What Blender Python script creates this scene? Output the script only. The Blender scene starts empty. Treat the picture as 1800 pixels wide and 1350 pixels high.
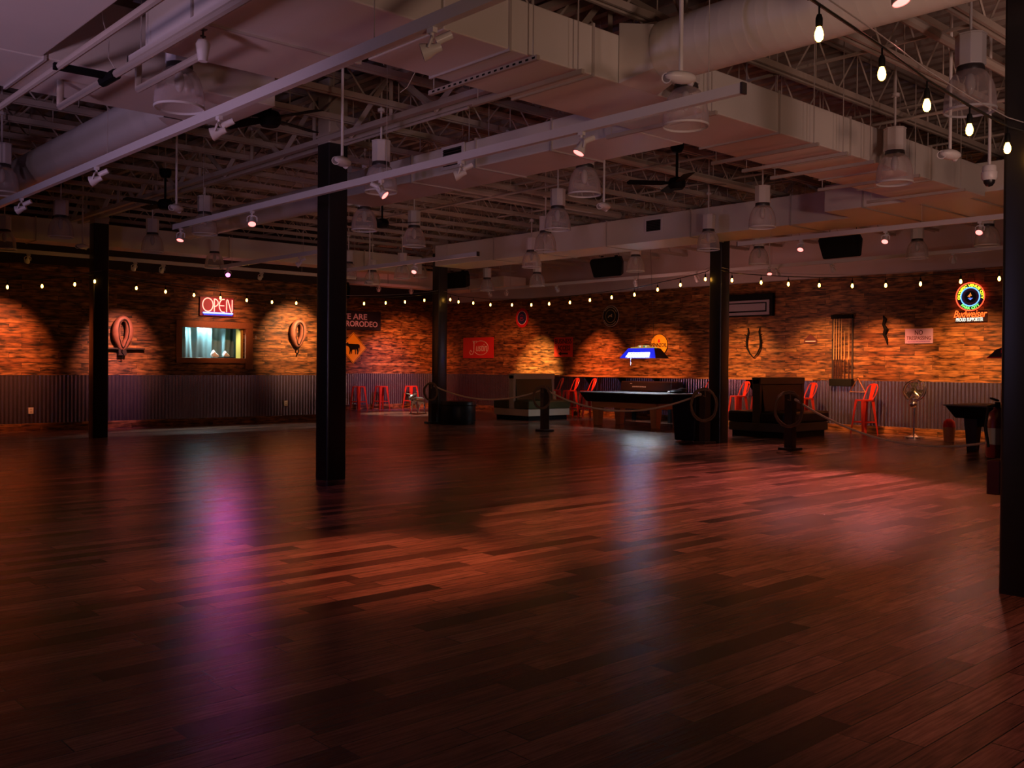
import bpy, math, random
from mathutils import Matrix, Vector, Euler
R = math.radians
random.seed(7)
S = bpy.context.scene
COL = S.collection

# ------------------------------------------------------------------ camera
def cam_matrix(loc, yaw, pitch, roll):
    cy, sy, cp, sp = math.cos(yaw), math.sin(yaw), math.cos(pitch), math.sin(pitch)
    f = Vector((cy*cp, sy*cp, -sp)); r0 = Vector((sy, -cy, 0)); d0 = f.cross(r0)
    r = r0*math.cos(roll) + d0*math.sin(roll); d = d0*math.cos(roll) - r0*math.sin(roll)
    m = Matrix((( r.x, -d.x, -f.x), (r.y, -d.y, -f.y), (r.z, -d.z, -f.z))).to_4x4()
    m.translation = loc
    return m
cd = bpy.data.cameras.new('camera'); cam = bpy.data.objects.new('camera', cd); COL.objects.link(cam)
cam.matrix_world = cam_matrix(Vector((0, 0, 1.6)), R(47.539), R(.4003), R(-.4605))
cd.sensor_width = 36; cd.lens = 1692.7/1800*36; cd.shift_y = -(675-656.95)/1800
cd.clip_end = 200
S.camera = cam

# ------------------------------------------------------------------ world, exposure
w = bpy.data.worlds.new('world'); S.world = w; w.use_nodes = True
w.node_tree.nodes['Background'].inputs[0].default_value = (.30, .10, .10, 1)
w.node_tree.nodes['Background'].inputs[1].default_value = 0.02
S.view_settings.view_transform = 'Standard'; S.view_settings.look = 'None'
S.view_settings.exposure = 0.0; S.view_settings.gamma = 1.0
S.view_settings.use_curve_mapping = False

# ------------------------------------------------------------------ lamps without fixtures: added unseen fills, plus kitchen and recess lights
def lamp(kind, loc, target, energy, color, size=.1, cone=60, blend=.4, parent=None, name='lamp'):
    ld = bpy.data.lights.new(name, kind); ld.energy = energy; ld.color = color
    if kind == 'SPOT': ld.spot_size = R(cone); ld.spot_blend = blend; ld.shadow_soft_size = size
    elif kind == 'POINT': ld.shadow_soft_size = size
    else: ld.size = size
    o = bpy.data.objects.new(name, ld); COL.objects.link(o); o.location = loc
    if target is not None:
        o.rotation_euler = (Vector(target)-Vector(loc)).to_track_quat('-Z', 'Y').to_euler()
    if parent: o.parent = parent
    return o
PINK = (1, .34, .30); RED = (1, .16, .10); ORANGE = (1, .34, .10); WARM = (1, .50, .20); MAGENTA = (1, .12, .62); PURPLE = (.62, .30, .80); COOL = (.62, .86, .95)
# added unseen fill lamps, thrown up at the ceiling and ducts
lamp('SPOT', (-2.5, 4.5, 1.2), (2.2, 8.5, 4.3), 560, (.74, .46, .68), .3, 62, .9, name='ceiling_fill')
lamp('SPOT', (1.0, -2.5, 1.2), (8.0, 5.6, 4.3), 460, (1, .60, .45), .3, 60, .9, name='ceiling_fill')
lamp('SPOT', (9.5, 0.5, 2.4), (13.0, 4.5, 5.0), 140, (1, .55, .42), .3, 95, .9, name='joist_fill')  # added fill brightening the upper right joists
lamp('SPOT', (4.5, -2.5, 1.6), (9.0, 3.8, 4.6), 370, (1, .62, .55), .3, 60, .9, name='joist_fill')  # added fill for the joists and pendant at upper right
lamp('SPOT', (-3.6, 9.0, 2.4), (4.5, 9.2, 3.8), 230, (.62, .46, .95), .3, 80, .9, name='ceiling_fill')  # added purple fill for the sides of the light tracks
lamp('SPOT', (18.6, 15.6, 1.3), (23.3, 15.0, 4.9), 130, (1, .36, .30), .3, 110, .9, name='floor_bounce_wash')  # added upward lamp in place of bounced light on the right wall
lamp('SPOT', (18.2, 24.2, 3.1), (18.3, 26.4, 4.5), 26, (1, .16, .12), .1, 80, .9, name='recess_red_fill')  # added unseen lamp giving the recess duct its red glow
lamp('SPOT', (12.0, 15.0, .9), (12.5, 16.0, 5.0), 80, (1, .40, .34), .3, 125, .9, name='floor_bounce_wash')  # added upward lamp in place of floor bounce on the pendants
# kitchen light behind the serving hatch
lamp('AREA', (11.5, 24.95, 3.25), (11.5, 24.7, 0), 18, (.55, .86, .95), .5, name='kitchen_light')
lamp('SPOT', (11.4, 24.83, 2.8), (11.2, 23.2, 0), 200, (.66, .92, .95), .02, 150, .4, name='kitchen_downlight')
lamp('SPOT', (8.6, 21.9, 3.9), (8.95, 24.4, .95), 260, (.75, .22, .9), .05, 24, .8, name='purple_fill')  # added unseen lamp tinting the left wainscot purple
lamp('SPOT', (20.2, 25.9, 4.2), (20.8, 29.8, .8), 600, (.62, .30, .9), .05, 46, .9, name='purple_fill')  # added unseen lamp tinting the recess wainscot purple
# game corner light past the middle columns
lamp('SPOT', (19.7, 27.6, 4.2), (19.3, 26.4, 0), 900, (1, .84, .64), .05, 42, .5, name='alcove_downlight')

# ------------------------------------------------------------------ mesh builder
class MB:
    def __init__(s): s.v = []; s.f = []; s.M = None
    def add(s, vs, fs):
        b = len(s.v)
        if s.M: vs = [s.M @ Vector(v) for v in vs]
        s.v += [tuple(v) for v in vs]; s.f += [tuple(i+b for i in f) for f in fs]; return s
    def box(s, x0, y0, z0, x1, y1, z1):
        v = [(x, y, z) for z in (z0, z1) for y in (y0, y1) for x in (x0, x1)]
        return s.add(v, [(0,2,3,1),(4,5,7,6),(0,1,5,4),(2,6,7,3),(0,4,6,2),(1,3,7,5)])
    def cbox(s, c, d): return s.box(c[0]-d[0]/2, c[1]-d[1]/2, c[2]-d[2]/2, c[0]+d[0]/2, c[1]+d[1]/2, c[2]+d[2]/2)
    def beam(s, a, b, w, h, up=(0,0,1)):
        a, b = Vector(a), Vector(b); t = (b-a).normalized(); u = Vector(up)
        if abs(t.dot(u)) > .98: u = Vector((1,0,0))
        x = t.cross(u).normalized()*w/2; y = x.cross(t).normalized()*h/2
        v = [p+i*x+j*y for p in (a, b) for i, j in ((-1,-1),(1,-1),(1,1),(-1,1))]
        return s.add(v, [(3,2,1,0),(4,5,6,7)]+[(i,(i+1)%4,4+(i+1)%4,4+i) for i in range(4)])
    def tube(s, a, b, r, n=8, r2=None):
        a, b = Vector(a), Vector(b); r2 = r if r2 is None else r2
        t = (b-a).normalized(); u = Vector((0,0,1)) if abs(t.z) < .98 else Vector((1,0,0))
        x = t.cross(u).normalized(); y = x.cross(t)
        v = []
        for p, q in ((a, r), (b, r2)):
            v += [p + q*(math.cos(2*math.pi*i/n)*x + math.sin(2*math.pi*i/n)*y) for i in range(n)]
        return s.add(v, [tuple(range(n)), tuple(range(2*n-1, n-1, -1))]+[(i, n+i, n+(i+1)%n, (i+1)%n) for i in range(n)])
    def path(s, pts, r, n=6, closed=False):
        pts = [Vector(p) for p in pts]; m = len(pts); v = []; x = None
        rs = r if isinstance(r, (list, tuple)) else [r]*m
        for k, p in enumerate(pts):
            if closed: t = pts[(k+1) % m]-pts[k-1]
            else: t = pts[min(k+1, m-1)]-pts[max(k-1, 0)]
            t.normalize()
            if x is None:
                u = Vector((0,0,1)) if abs(t.z) < .9 else Vector((1,0,0)); x = t.cross(u).normalized()
            else:
                x = (x - t*x.dot(t))
                if x.length < 1e-5: x = t.orthogonal()
                x.normalize()
            y = x.cross(t)
            v += [p + rs[k]*(math.cos(2*math.pi*i/n)*x + math.sin(2*math.pi*i/n)*y) for i in range(n)]
        f = []
        for k in range(m if closed else m-1):
            a, b = k*n, ((k+1) % m)*n
            f += [(a+i, b+i, b+(i+1)%n, a+(i+1)%n) for i in range(n)]
        if not closed: f += [tuple(range(n)), tuple(range(m*n-1, (m-1)*n-1, -1))]
        return s.add(v, f)
    def lathe(s, prof, n=20, c=(0,0,0), axis=(0,0,1), closed=False):
        q = Vector((0,0,1)).rotation_difference(Vector(axis)); c = Vector(c); v = []; f = []
        for r, z in prof:
            v += [c + q @ Vector((max(r, 1e-4)*math.cos(2*math.pi*i/n), max(r, 1e-4)*math.sin(2*math.pi*i/n), z)) for i in range(n)]
        m = len(prof)
        for k in range(m if closed else m-1):
            a, b = k*n, ((k+1) % m)*n
            f += [(a+i, a+(i+1)%n, b+(i+1)%n, b+i) for i in range(n)]
        return s.add(v, f)
    def prism(s, poly, z0, z1):
        n = len(poly)
        v = [(x, y, z0) for x, y in poly]+[(x, y, z1) for x, y in poly]
        return s.add(v, [tuple(range(n-1, -1, -1)), tuple(range(n, 2*n))]+[(i, (i+1)%n, n+(i+1)%n, n+i) for i in range(n)])
    def ball(s, c, r, n=10, m=7):
        if not isinstance(r, (tuple, list)): r = (r, r, r)
        pr = [(math.sin(math.pi*k/m), -math.cos(math.pi*k/m)) for k in range(m+1)]
        k = MB(); k.lathe(pr, n)
        return s.add([(c[0]+x*r[0], c[1]+y*r[1], c[2]+z*r[2]) for x, y, z in k.v], k.f)
    def build(s, name, mat, parent=None, smooth=False, bevel=0, subsurf=0):
        me = bpy.data.meshes.new(name); me.from_pydata(s.v, [], s.f)
        if mat: me.materials.append(mat)
        return link(name, me, parent, smooth, bevel, subsurf)

def link(name, me, parent=None, smooth=False, bevel=0, subsurf=0):
    o = bpy.data.objects.new(name, me); COL.objects.link(o)
    if smooth and me.polygons:
        me.polygons.foreach_set('use_smooth', [True]*len(me.polygons))
        md = o.modifiers.new('weld', 'WELD'); md.merge_threshold = 2e-4
        me.set_sharp_from_angle(angle=R(42))
    if bevel:
        md = o.modifiers.new('bevel', 'BEVEL'); md.width = bevel; md.segments = 2; md.limit_method = 'ANGLE'
    if subsurf:
        md = o.modifiers.new('sub', 'SUBSURF'); md.levels = md.render_levels = subsurf
    if parent: o.parent = parent
    return o

def tag(o, label=None, cat=None, group=None, kind=None):
    if label: o['label'] = label
    if cat: o['category'] = cat
    if group: o['group'] = group
    if kind: o['kind'] = kind
    return o
def thing(name, label, cat, loc=(0,0,0), rot=(0,0,0), group=None):
    o = bpy.data.objects.new(name, None); COL.objects.link(o); o.empty_display_size = .1
    o.location = loc; o.rotation_euler = rot if isinstance(rot, tuple) else (0, 0, rot)
    return tag(o, label, cat, group)
def struct(o, label=None): return tag(o, label, None, None, 'structure')
def kids(o): return [c for c in COL.objects if c.parent == o]
CH = {}
def copy_tree(root, loc, rot=None, label=None, children=None):
    def rec(o, par):
        c = o.copy(); COL.objects.link(c)
        if par: c.parent = par
        for k in [q for q in snap if q.parent == o]: rec(k, c)
        return c
    snap = list(COL.objects)
    r = rec(root, None); r.location = loc
    if rot is not None: r.rotation_euler = (0, 0, rot)
    if label: r['label'] = label
    return r
LEFTW = (R(90), 0, 0)            # things hung on the left wall: x right, y up, z out
RIGHTW = (R(90), 0, R(-90))      # things hung on the right wall

# ------------------------------------------------------------------ materials
def mat(name, col, rough=.5, metal=0, spec=.5, emit=None, es=0):
    m = bpy.data.materials.new(name); m.use_nodes = True; b = m.node_tree.nodes['Principled BSDF']
    b.inputs['Base Color'].default_value = (*col, 1); b.inputs['Roughness'].default_value = rough
    b.inputs['Metallic'].default_value = metal; b.inputs['Specular IOR Level'].default_value = spec
    if emit: b.inputs['Emission Color'].default_value = (*emit, 1); b.inputs['Emission Strength'].default_value = es
    return m
def nt(m):
    t = m.node_tree; return t.nodes, t.links, t.nodes['Principled BSDF']
def noisy(name, col, rough=.5, metal=0, amt=.25, scale=6, bump=0, bscale=40, stretch=(1,1,1)):
    m = mat(name, col, rough, metal); N, L, b = nt(m)
    tc = N.new('ShaderNodeTexCoord'); mp = N.new('ShaderNodeMapping'); mp.inputs['Scale'].default_value = stretch
    L.new(tc.outputs['Object'], mp.inputs[0])
    n = N.new('ShaderNodeTexNoise'); n.inputs['Scale'].default_value = scale; n.inputs['Detail'].default_value = 4
    L.new(mp.outputs[0], n.inputs['Vector'])
    mx = N.new('ShaderNodeMix'); mx.data_type = 'RGBA'
    mx.inputs[6].default_value = (*[c*(1-amt) for c in col], 1); mx.inputs[7].default_value = (*[min(1, c*(1+amt)) for c in col], 1)
    L.new(n.outputs[0], mx.inputs[0]); L.new(mx.outputs[2], b.inputs['Base Color'])
    if bump:
        n2 = N.new('ShaderNodeTexNoise'); n2.inputs['Scale'].default_value = bscale; L.new(mp.outputs[0], n2.inputs['Vector'])
        bp = N.new('ShaderNodeBump'); bp.inputs['Strength'].default_value = bump; bp.inputs['Distance'].default_value = .01
        L.new(n2.outputs[0], bp.inputs['Height']); L.new(bp.outputs[0], b.inputs['Normal'])
    return m

def boards(name, axes, bw, bh, cols, rough, char, grain=1.0, bump=.3, glossvar=.1):
    """boards laid along axes[0], stacked along axes[1]; each board its own tone, torched stains along the grain"""
    m = mat(name, cols[0], rough); N, L, b = nt(m)
    tc = N.new('ShaderNodeTexCoord'); sp = N.new('ShaderNodeSeparateXYZ'); L.new(tc.outputs['Object'], sp.inputs[0])
    cb = N.new('ShaderNodeCombineXYZ')
    L.new(sp.outputs[axes[0]], cb.inputs[0]); L.new(sp.outputs[axes[1]], cb.inputs[1])
    br = N.new('ShaderNodeTexBrick'); L.new(cb.outputs[0], br.inputs['Vector'])
    br.inputs['Scale'].default_value = 1; br.inputs['Brick Width'].default_value = bw; br.inputs['Row Height'].default_value = bh
    br.inputs['Mortar Size'].default_value = .0035; br.inputs['Mortar Smooth'].default_value = .2; br.inputs['Bias'].default_value = 0
    br.offset = .37; br.offset_frequency = 2; br.squash = .8; br.squash_frequency = 3
    br.inputs['Color1'].default_value = (0, 0, 0, 1); br.inputs['Color2'].default_value = (1, 1, 1, 1); br.inputs['Mortar'].default_value = (0, 0, 0, 1)
    rp = N.new('ShaderNodeValToRGB'); L.new(br.outputs['Color'], rp.inputs[0])
    e = rp.color_ramp.elements; e[0].position = 0; e[0].color = (*cols[0], 1); e[1].position = 1; e[1].color = (*cols[-1], 1)
    for i, c in enumerate(cols[1:-1]):
        q = e.new((i+1)/(len(cols)-1)); q.color = (*c, 1)
    # offset each board's grain with its own tone
    ad = N.new('ShaderNodeMath'); ad.operation = 'MULTIPLY_ADD'; ad.inputs[1].default_value = 37.0
    L.new(br.outputs['Color'], ad.inputs[0]); L.new(sp.outputs[axes[0]], ad.inputs[2])
    cg = N.new('ShaderNodeCombineXYZ'); L.new(ad.outputs[0], cg.inputs[0]); L.new(sp.outputs[axes[1]], cg.inputs[1])
    mg = N.new('ShaderNodeMapping'); mg.inputs['Scale'].default_value = (1.2, 26, 1); L.new(cg.outputs[0], mg.inputs[0])
    g = N.new('ShaderNodeTexNoise'); g.inputs['Scale'].default_value = 2.2; g.inputs['Detail'].default_value = 6; g.inputs['Roughness'].default_value = .62; L.new(mg.outputs[0], g.inputs['Vector'])
    mc = N.new('ShaderNodeMapping'); mc.inputs['Scale'].default_value = (2.2, 9, 1); L.new(cg.outputs[0], mc.inputs[0])
    ch = N.new('ShaderNodeTexNoise'); ch.inputs['Scale'].default_value = 1.5; ch.inputs['Detail'].default_value = 5; L.new(mc.outputs[0], ch.inputs['Vector'])
    cr = N.new('ShaderNodeMapRange'); cr.inputs[1].default_value = char[0]; cr.inputs[2].default_value = char[1]; cr.inputs[3].default_value = char[2]; cr.inputs[4].default_value = 1
    L.new(ch.outputs[0], cr.inputs[0])
    gr = N.new('ShaderNodeMapRange'); gr.inputs[1].default_value = .3; gr.inputs[2].default_value = .72; gr.inputs[3].default_value = 1-.55*grain; gr.inputs[4].default_value = 1+.25*grain
    L.new(g.outputs[0], gr.inputs[0])
    m1 = N.new('ShaderNodeMath'); m1.operation = 'MULTIPLY'; L.new(cr.outputs[0], m1.inputs[0]); L.new(gr.outputs[0], m1.inputs[1])
    iv = N.new('ShaderNodeMath'); iv.operation = 'MULTIPLY_ADD'; iv.inputs[1].default_value = -.85; iv.inputs[2].default_value = 1; L.new(br.outputs['Fac'], iv.inputs[0])
    m2 = N.new('ShaderNodeMath'); m2.operation = 'MULTIPLY'; L.new(m1.outputs[0], m2.inputs[0]); L.new(iv.outputs[0], m2.inputs[1])
    vm = N.new('ShaderNodeVectorMath'); vm.operation = 'SCALE'; L.new(rp.outputs[0], vm.inputs[0]); L.new(m2.outputs[0], vm.inputs['Scale'])
    L.new(vm.outputs[0], b.inputs['Base Color'])
    rr = N.new('ShaderNodeMath'); rr.operation = 'MULTIPLY_ADD'; rr.inputs[1].default_value = glossvar; rr.inputs[2].default_value = rough-glossvar/2
    L.new(g.outputs[0], rr.inputs[0]); L.new(rr.outputs[0], b.inputs['Roughness'])
    hh = N.new('ShaderNodeMath'); hh.operation = 'MULTIPLY_ADD'; hh.inputs[1].default_value = -1.2; L.new(br.outputs['Fac'], hh.inputs[0]); L.new(g.outputs[0], hh.inputs[2])
    bp = N.new('ShaderNodeBump'); bp.inputs['Strength'].default_value = bump; bp.inputs['Distance'].default_value = .012
    L.new(hh.outputs[0], bp.inputs['Height']); L.new(bp.outputs[0], b.inputs['Normal'])
    return m

PL = [(.20,.066,.018), (.38,.145,.040), (.56,.24,.075), (.30,.10,.028), (.50,.19,.052)]
M_floor = boards('floor_planks', (0, 1), 1.35, .165, [(.035,.015,.011), (.15,.066,.046), (.38,.178,.122), (.25,.115,.078), (.45,.215,.15), (.33,.15,.10)], .235, (.25,.5,.6), 1.0, .17, .08)
M_floor.node_tree.nodes['Principled BSDF'].inputs['Specular IOR Level'].default_value = .32
M_plankL = boards('torched_boards_left', (0, 2), 1.35, .115, PL, .5, (.36,.62,.08), 1.0, .5)
M_plankR = boards('torched_boards_right', (1, 2), 1.2, .115, PL, .42, (.34,.60,.10), 1.0, .5)
M_galv = noisy('galvanized_sheet', (.30,.24,.30), .24, .9, .35, 5, 0, stretch=(6,6,.6))
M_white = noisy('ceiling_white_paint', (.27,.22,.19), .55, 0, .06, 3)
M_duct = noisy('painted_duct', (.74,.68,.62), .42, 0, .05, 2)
M_steel = noisy('painted_steel', (.46,.38,.32), .55, 0, .08, 4)
M_drywall = noisy('drywall', (.62,.50,.46), .75, 0, .06, 2)
M_darkwall = noisy('dark_wall_paint', (.045,.03,.028), .8, 0, .2, 2)
M_black = noisy('black_gloss_paint', (.018,.016,.016), .30, 0, .2, 8)
M_blackm = mat('black_matt', (.006,.0055,.0055), .65, 0, .15)
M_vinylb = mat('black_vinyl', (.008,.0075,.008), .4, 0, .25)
M_fixture = mat('white_fixture', (.75,.70,.68), .35)
M_fixdark = mat('dark_collar', (.05,.04,.04), .4)
M_red = noisy('red_enamel', (.75,.045,.02), .3, .1, .12, 8)
M_beige = noisy('beige_laminate', (.55,.45,.33), .5, 0, .08, 3)
M_green = noisy('olive_vinyl', (.085,.085,.035), .38, 0, .15, 5)
M_oak = noisy('orange_oak', (.50,.20,.07), .35, 0, .25, 3, .1, 30, (1,1,12))
M_darkwood = noisy('dark_stained_wood', (.028,.014,.010), .5, 0, .3, 4, .2, 30, (1,1,10))
M_felt = noisy('table_cover', (.16,.15,.15), .7, 0, .1, 6)
M_rope = noisy('tan_rope', (.85,.58,.36), .8, 0, .3, 60)
M_ropeR = noisy('dark_lariat_rope', (.20,.12,.06), .8, 0, .3, 60)
M_leather = noisy('aged_leather', (.30,.12,.08), .5, 0, .4, 7, .3, 30)
M_chrome = mat('chrome', (.75,.72,.72), .16, 1)
M_silver = noisy('silver_painted_plastic', (.66,.66,.68), .25, .75, .2, 6)
M_wire = mat('black_cable', (.02,.018,.016), .35)
M_wirew = mat('pale_wire', (.55,.48,.44), .4, .3)
M_bulb = mat('glowing_filament_bulb', (1,.8,.4), .3, emit=(1,.45,.06), es=23)
M_lens = {}
def lens(name, col, es):
    if name not in M_lens: M_lens[name] = mat(name, (1,1,1), .3, emit=col, es=es)
    return M_lens[name]
M_offlens = mat('dark_lamp_glass', (.25,.22,.22), .1)
def acrylic():
    m = mat('ribbed_acrylic', (.74,.62,.60), .22); N, L, b = nt(m)
    tr = N.new('ShaderNodeBsdfTransparent'); mx = N.new('ShaderNodeMixShader'); out = N['Material Output']
    lw = N.new('ShaderNodeLayerWeight'); lw.inputs[0].default_value = .35
    mr = N.new('ShaderNodeMapRange'); mr.inputs[3].default_value = .22; mr.inputs[4].default_value = .85; L.new(lw.outputs['Facing'], mr.inputs[0])
    L.new(mr.outputs[0], mx.inputs[0]); L.new(tr.outputs[0], mx.inputs[1]); L.new(b.outputs[0], mx.inputs[2]); L.new(mx.outputs[0], out.inputs[0])
    return m
M_acr = acrylic()
def plain(name, col, rough=.45, metal=0): return mat(name, col, rough, metal)
def glow(name, col, es): return mat(name, col, .4, emit=col, es=es)

# ------------------------------------------------------------------ lettering as real mesh
def text_data(txt, wdt, hgt, ext=.004, shear=0, bold=0):
    cu = bpy.data.curves.new('t', 'FONT'); cu.body = txt; cu.extrude = ext; cu.shear = shear; cu.offset = bold; cu.resolution_u = 3
    o = bpy.data.objects.new('t', cu); COL.objects.link(o)
    me = bpy.data.meshes.new_from_object(o.evaluated_get(bpy.context.evaluated_depsgraph_get()))
    bpy.data.objects.remove(o)
    xs = [v.co.x for v in me.vertices]; ys = [v.co.y for v in me.vertices]
    x0, x1, y0, y1 = min(xs), max(xs), min(ys), max(ys)
    for v in me.vertices:
        v.co.x = ((v.co.x-x0)/(x1-x0)-.5)*wdt; v.co.y = ((v.co.y-y0)/(y1-y0)-.5)*hgt
    return me
def text(name, txt, c, wdt, hgt, m, parent, ext=.004, shear=0, bold=0):
    me = text_data(txt, wdt, hgt, ext, shear, bold); me.materials.clear(); me.materials.append(m)
    for v in me.vertices: v.co += Vector(c)
    return link(name, me, parent)
def arc_text(name, txt, c, rad, arc, hgt, m, parent, top=True, ext=.004, bold=0):
    me = text_data(txt, 1, 1, ext, 0, bold); me.materials.clear(); me.materials.append(m)
    for v in me.vertices:
        if top: a = R(90)-v.co.x*arc; r = rad+v.co.y*hgt
        else: a = R(-90)+v.co.x*arc; r = rad-v.co.y*hgt
        v.co = Vector((c[0]+r*math.cos(a), c[1]+r*math.sin(a), v.co.z+c[2]))
    return link(name, me, parent)
def disc(c, r, d, n=36, ry=None):
    ry = ry or r
    mb = MB(); mb.prism([(c[0]+r*math.cos(2*math.pi*i/n), c[1]+ry*math.sin(2*math.pi*i/n)) for i in range(n)], c[2], c[2]+d); return mb
def ring(c, r0, r1, d, n=40, k=1.0):
    mb = MB(); mb.lathe([(r0, 0), (r1, 0), (r1, d), (r0, d)], n, closed=True)
    mb.v = [(c[0]+x, c[1]+y*k, c[2]+z) for x, y, z in mb.v]; return mb

# ================================================================== THE ROOM
XR, YL, YA, XC = 23.3, 24.4, 29.8, 15.6        # right wall, left wall, alcove wall, end of the left wall
struct(MB().box(-4.2, -4.2, -.2, XR+.2, YA+.2, 0).build('floor', M_floor), 'dark brown wood plank floor')
# corrugated roof deck, ribs along y
def ribbed(length_axis, a0, a1, b0, b1, pitch, amp, fixed, thick=.0):
    pts = []; n = int((a1-a0)/pitch); k = 8
    for i in range(n*k+1):
        t = a0+(a1-a0)*i/(n*k); pts.append((t, amp*math.sin(2*math.pi*i/k)))
    return pts
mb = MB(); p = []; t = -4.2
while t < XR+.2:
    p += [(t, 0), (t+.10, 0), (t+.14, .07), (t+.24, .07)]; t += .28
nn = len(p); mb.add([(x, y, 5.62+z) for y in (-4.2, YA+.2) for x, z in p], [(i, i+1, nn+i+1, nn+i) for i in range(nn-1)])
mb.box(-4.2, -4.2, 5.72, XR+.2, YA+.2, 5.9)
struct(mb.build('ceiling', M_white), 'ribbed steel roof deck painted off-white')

ZC, ZP = 1.32, 4.02      # top of the metal wainscot, top of the boards
# left wall with the serving hatch hole
HX0, HX1, HZ0, HZ1 = 10.62, 12.36, 1.78, 2.58
mb = MB()
for x0, x1, z0, z1 in ((-4.2, HX0, ZC, ZP-.07), (HX1, XC, ZC, ZP-.07), (HX0, HX1, ZC, HZ0), (HX0, HX1, HZ1, ZP-.07)):
    mb.box(x0, YL, z0, x1, YL+.16, z1)
struct(mb.build('wall_left', M_plankL), 'torched wood board wall on the left')
mb = MB(); mb.box(-4.2, YL+.02, 0, XC, YL+.16, ZC); mb.box(-4.2, YL+.05, ZP-.07, XC, YL+.16, 5.62); mb.box(XC-.16, YL+.16, 0, XC, YA, 5.62)
struct(mb.build('wall_left_upper', M_darkwall), 'dark painted wall above and behind the left boards')
struct(MB().box(XC, YA, ZC, XR, YA+.16, ZP+.1).build('wall_alcove', M_plankL), 'torched wood board wall of the far recess')
mb = MB(); mb.box(XC, YA+.02, 0, XR, YA+.16, ZC); mb.box(XC, YA+.04, ZP+.1, XR, YA+.16, 5.62)
struct(mb.build('wall_alcove_upper', M_darkwall), 'dark wall above the far boards')
struct(MB().box(XR, -4.2, ZC, XR+.16, YA, ZP).build('wall_right', M_plankR), 'torched wood board wall on the right')
mb = MB(); mb.box(XR+.03, -4.2, ZP, XR+.16, YA, 5.62); mb.box(XR+.03, -4.2, 0, XR+.16, YA, ZC)
struct(mb.build('wall_right_upper', M_drywall), 'pale painted wall above the right boards')
mb = MB(); mb.box(-4.2, -4.2, 0, XR, -4, 5.62); struct(mb.build('wall_near', M_darkwall), 'dark wall behind the photographer')
mb = MB(); mb.box(-4.2, -4, 0, -4, YL, 5.62); struct(mb.build('wall_west', M_darkwall), 'dark wall far to the left')
# corrugated wainscots (wavy sheet) and reclaimed-wood base trim
def wainscot(name, a0, a1, fn, label):
    mb = MB(); k = 6; pitch = .09; n = int((a1-a0)/pitch); vs = []
    for i in range(n*k+1):
        t = a0+(a1-a0)*i/(n*k); d = .012+.012*math.sin(2*math.pi*i/k)
        vs.append((t, d))
    m = len(vs)
    mb.add([fn(t, d, z) for z in (.17, ZC) for t, d in vs]+[fn(t, -.003, z) for z in (.17, ZC) for t, d in vs],
           [(i, i+1, m+i+1, m+i) for i in range(m-1)]+[(m+i, m+i+1, 3*m+i+1, 3*m+i) for i in range(m-1)])
    return struct(mb.build(name, M_galv, None, True), label)
wainscot('trim_1', -4, XC, lambda t, d, z: (t, YL-d, z), 'galvanized corrugated wainscot along the left wall')
wainscot('trim_2', XC, XR, lambda t, d, z: (t, YA-d, z), 'galvanized corrugated wainscot of the far recess')
wainscot('trim_3', -4, YA, lambda t, d, z: (XR-d, t, z), 'galvanized corrugated wainscot along the right wall')
struct(MB().box(-4, YL-.03, 0, XC, YL+.02, .18).build('baseboard_left', M_plankL, None, False, .004), 'rough wood baseboard of the left wall')
struct(MB().box(XC, YA-.03, 0, XR-.03, YA+.02, .18).build('baseboard_alcove', M_plankL, None, False, .004), 'rough wood baseboard of the far recess')
struct(MB().box(XR-.03, -4, 0, XR+.03, YA, .18).build('baseboard_right', M_plankR, None, False, .004), 'rough wood baseboard of the right wall')
# serving hatch
win = thing('window_1', 'serving hatch in the left wall with teal curtains behind it', None, (0, 0, 0)); win['kind'] = 'structure'
mb = MB(); mb.box(HX0-.16, YL-.05, HZ1, HX1+.26, YL+.03, HZ1+.17); mb.box(HX0-.16, YL-.03, HZ0-.14, HX0, YL+.03, HZ1); mb.box(HX1+.04, YL-.05, HZ0-.3, HX1+.26, YL+.03, HZ1+.0); mb.box(HX0-.16, YL-.05, HZ0-.14, HX1+.04, YL+.03, HZ0)
mb.build('window_frame', noisy('hatch_oak', (.30,.10,.035), .5, 0, .3, 3, .1, 30, (10,1,10)), win, False, .006)
mb = MB(); mb.box(HX1-.07, YL+.03, HZ0, HX1+.04, YL+.3, HZ1)
mb.build('window_jamb', mat('jamb_lit_yellow', (.45,.28,.05), .5), win)  # yellow light on the jamb is put into its base colour
MB().box(HX0, YL+.03, HZ0-.05, HX1-.07, YL+.30, HZ0).build('window_sill', mat('sill', (.35,.32,.3), .5), win)
mb = MB(); y0, y1 = YL+.3, YL+1.6
mb.box(9.4, y1, 0, 13.4, y1+.1, 3.6); mb.box(9.3, y0, 0, 9.4, y1, 3.6); mb.box(13.4, y0, 0, 13.5, y1, 3.6); mb.box(9.3, YL+.17, 3.6, 13.5, y1+.1, 3.7)
struct(mb.build('wall_kitchen', mat('kitchen_wall', (.35,.38,.38), .7)), 'kitchen walls behind the serving hatch')
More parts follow.
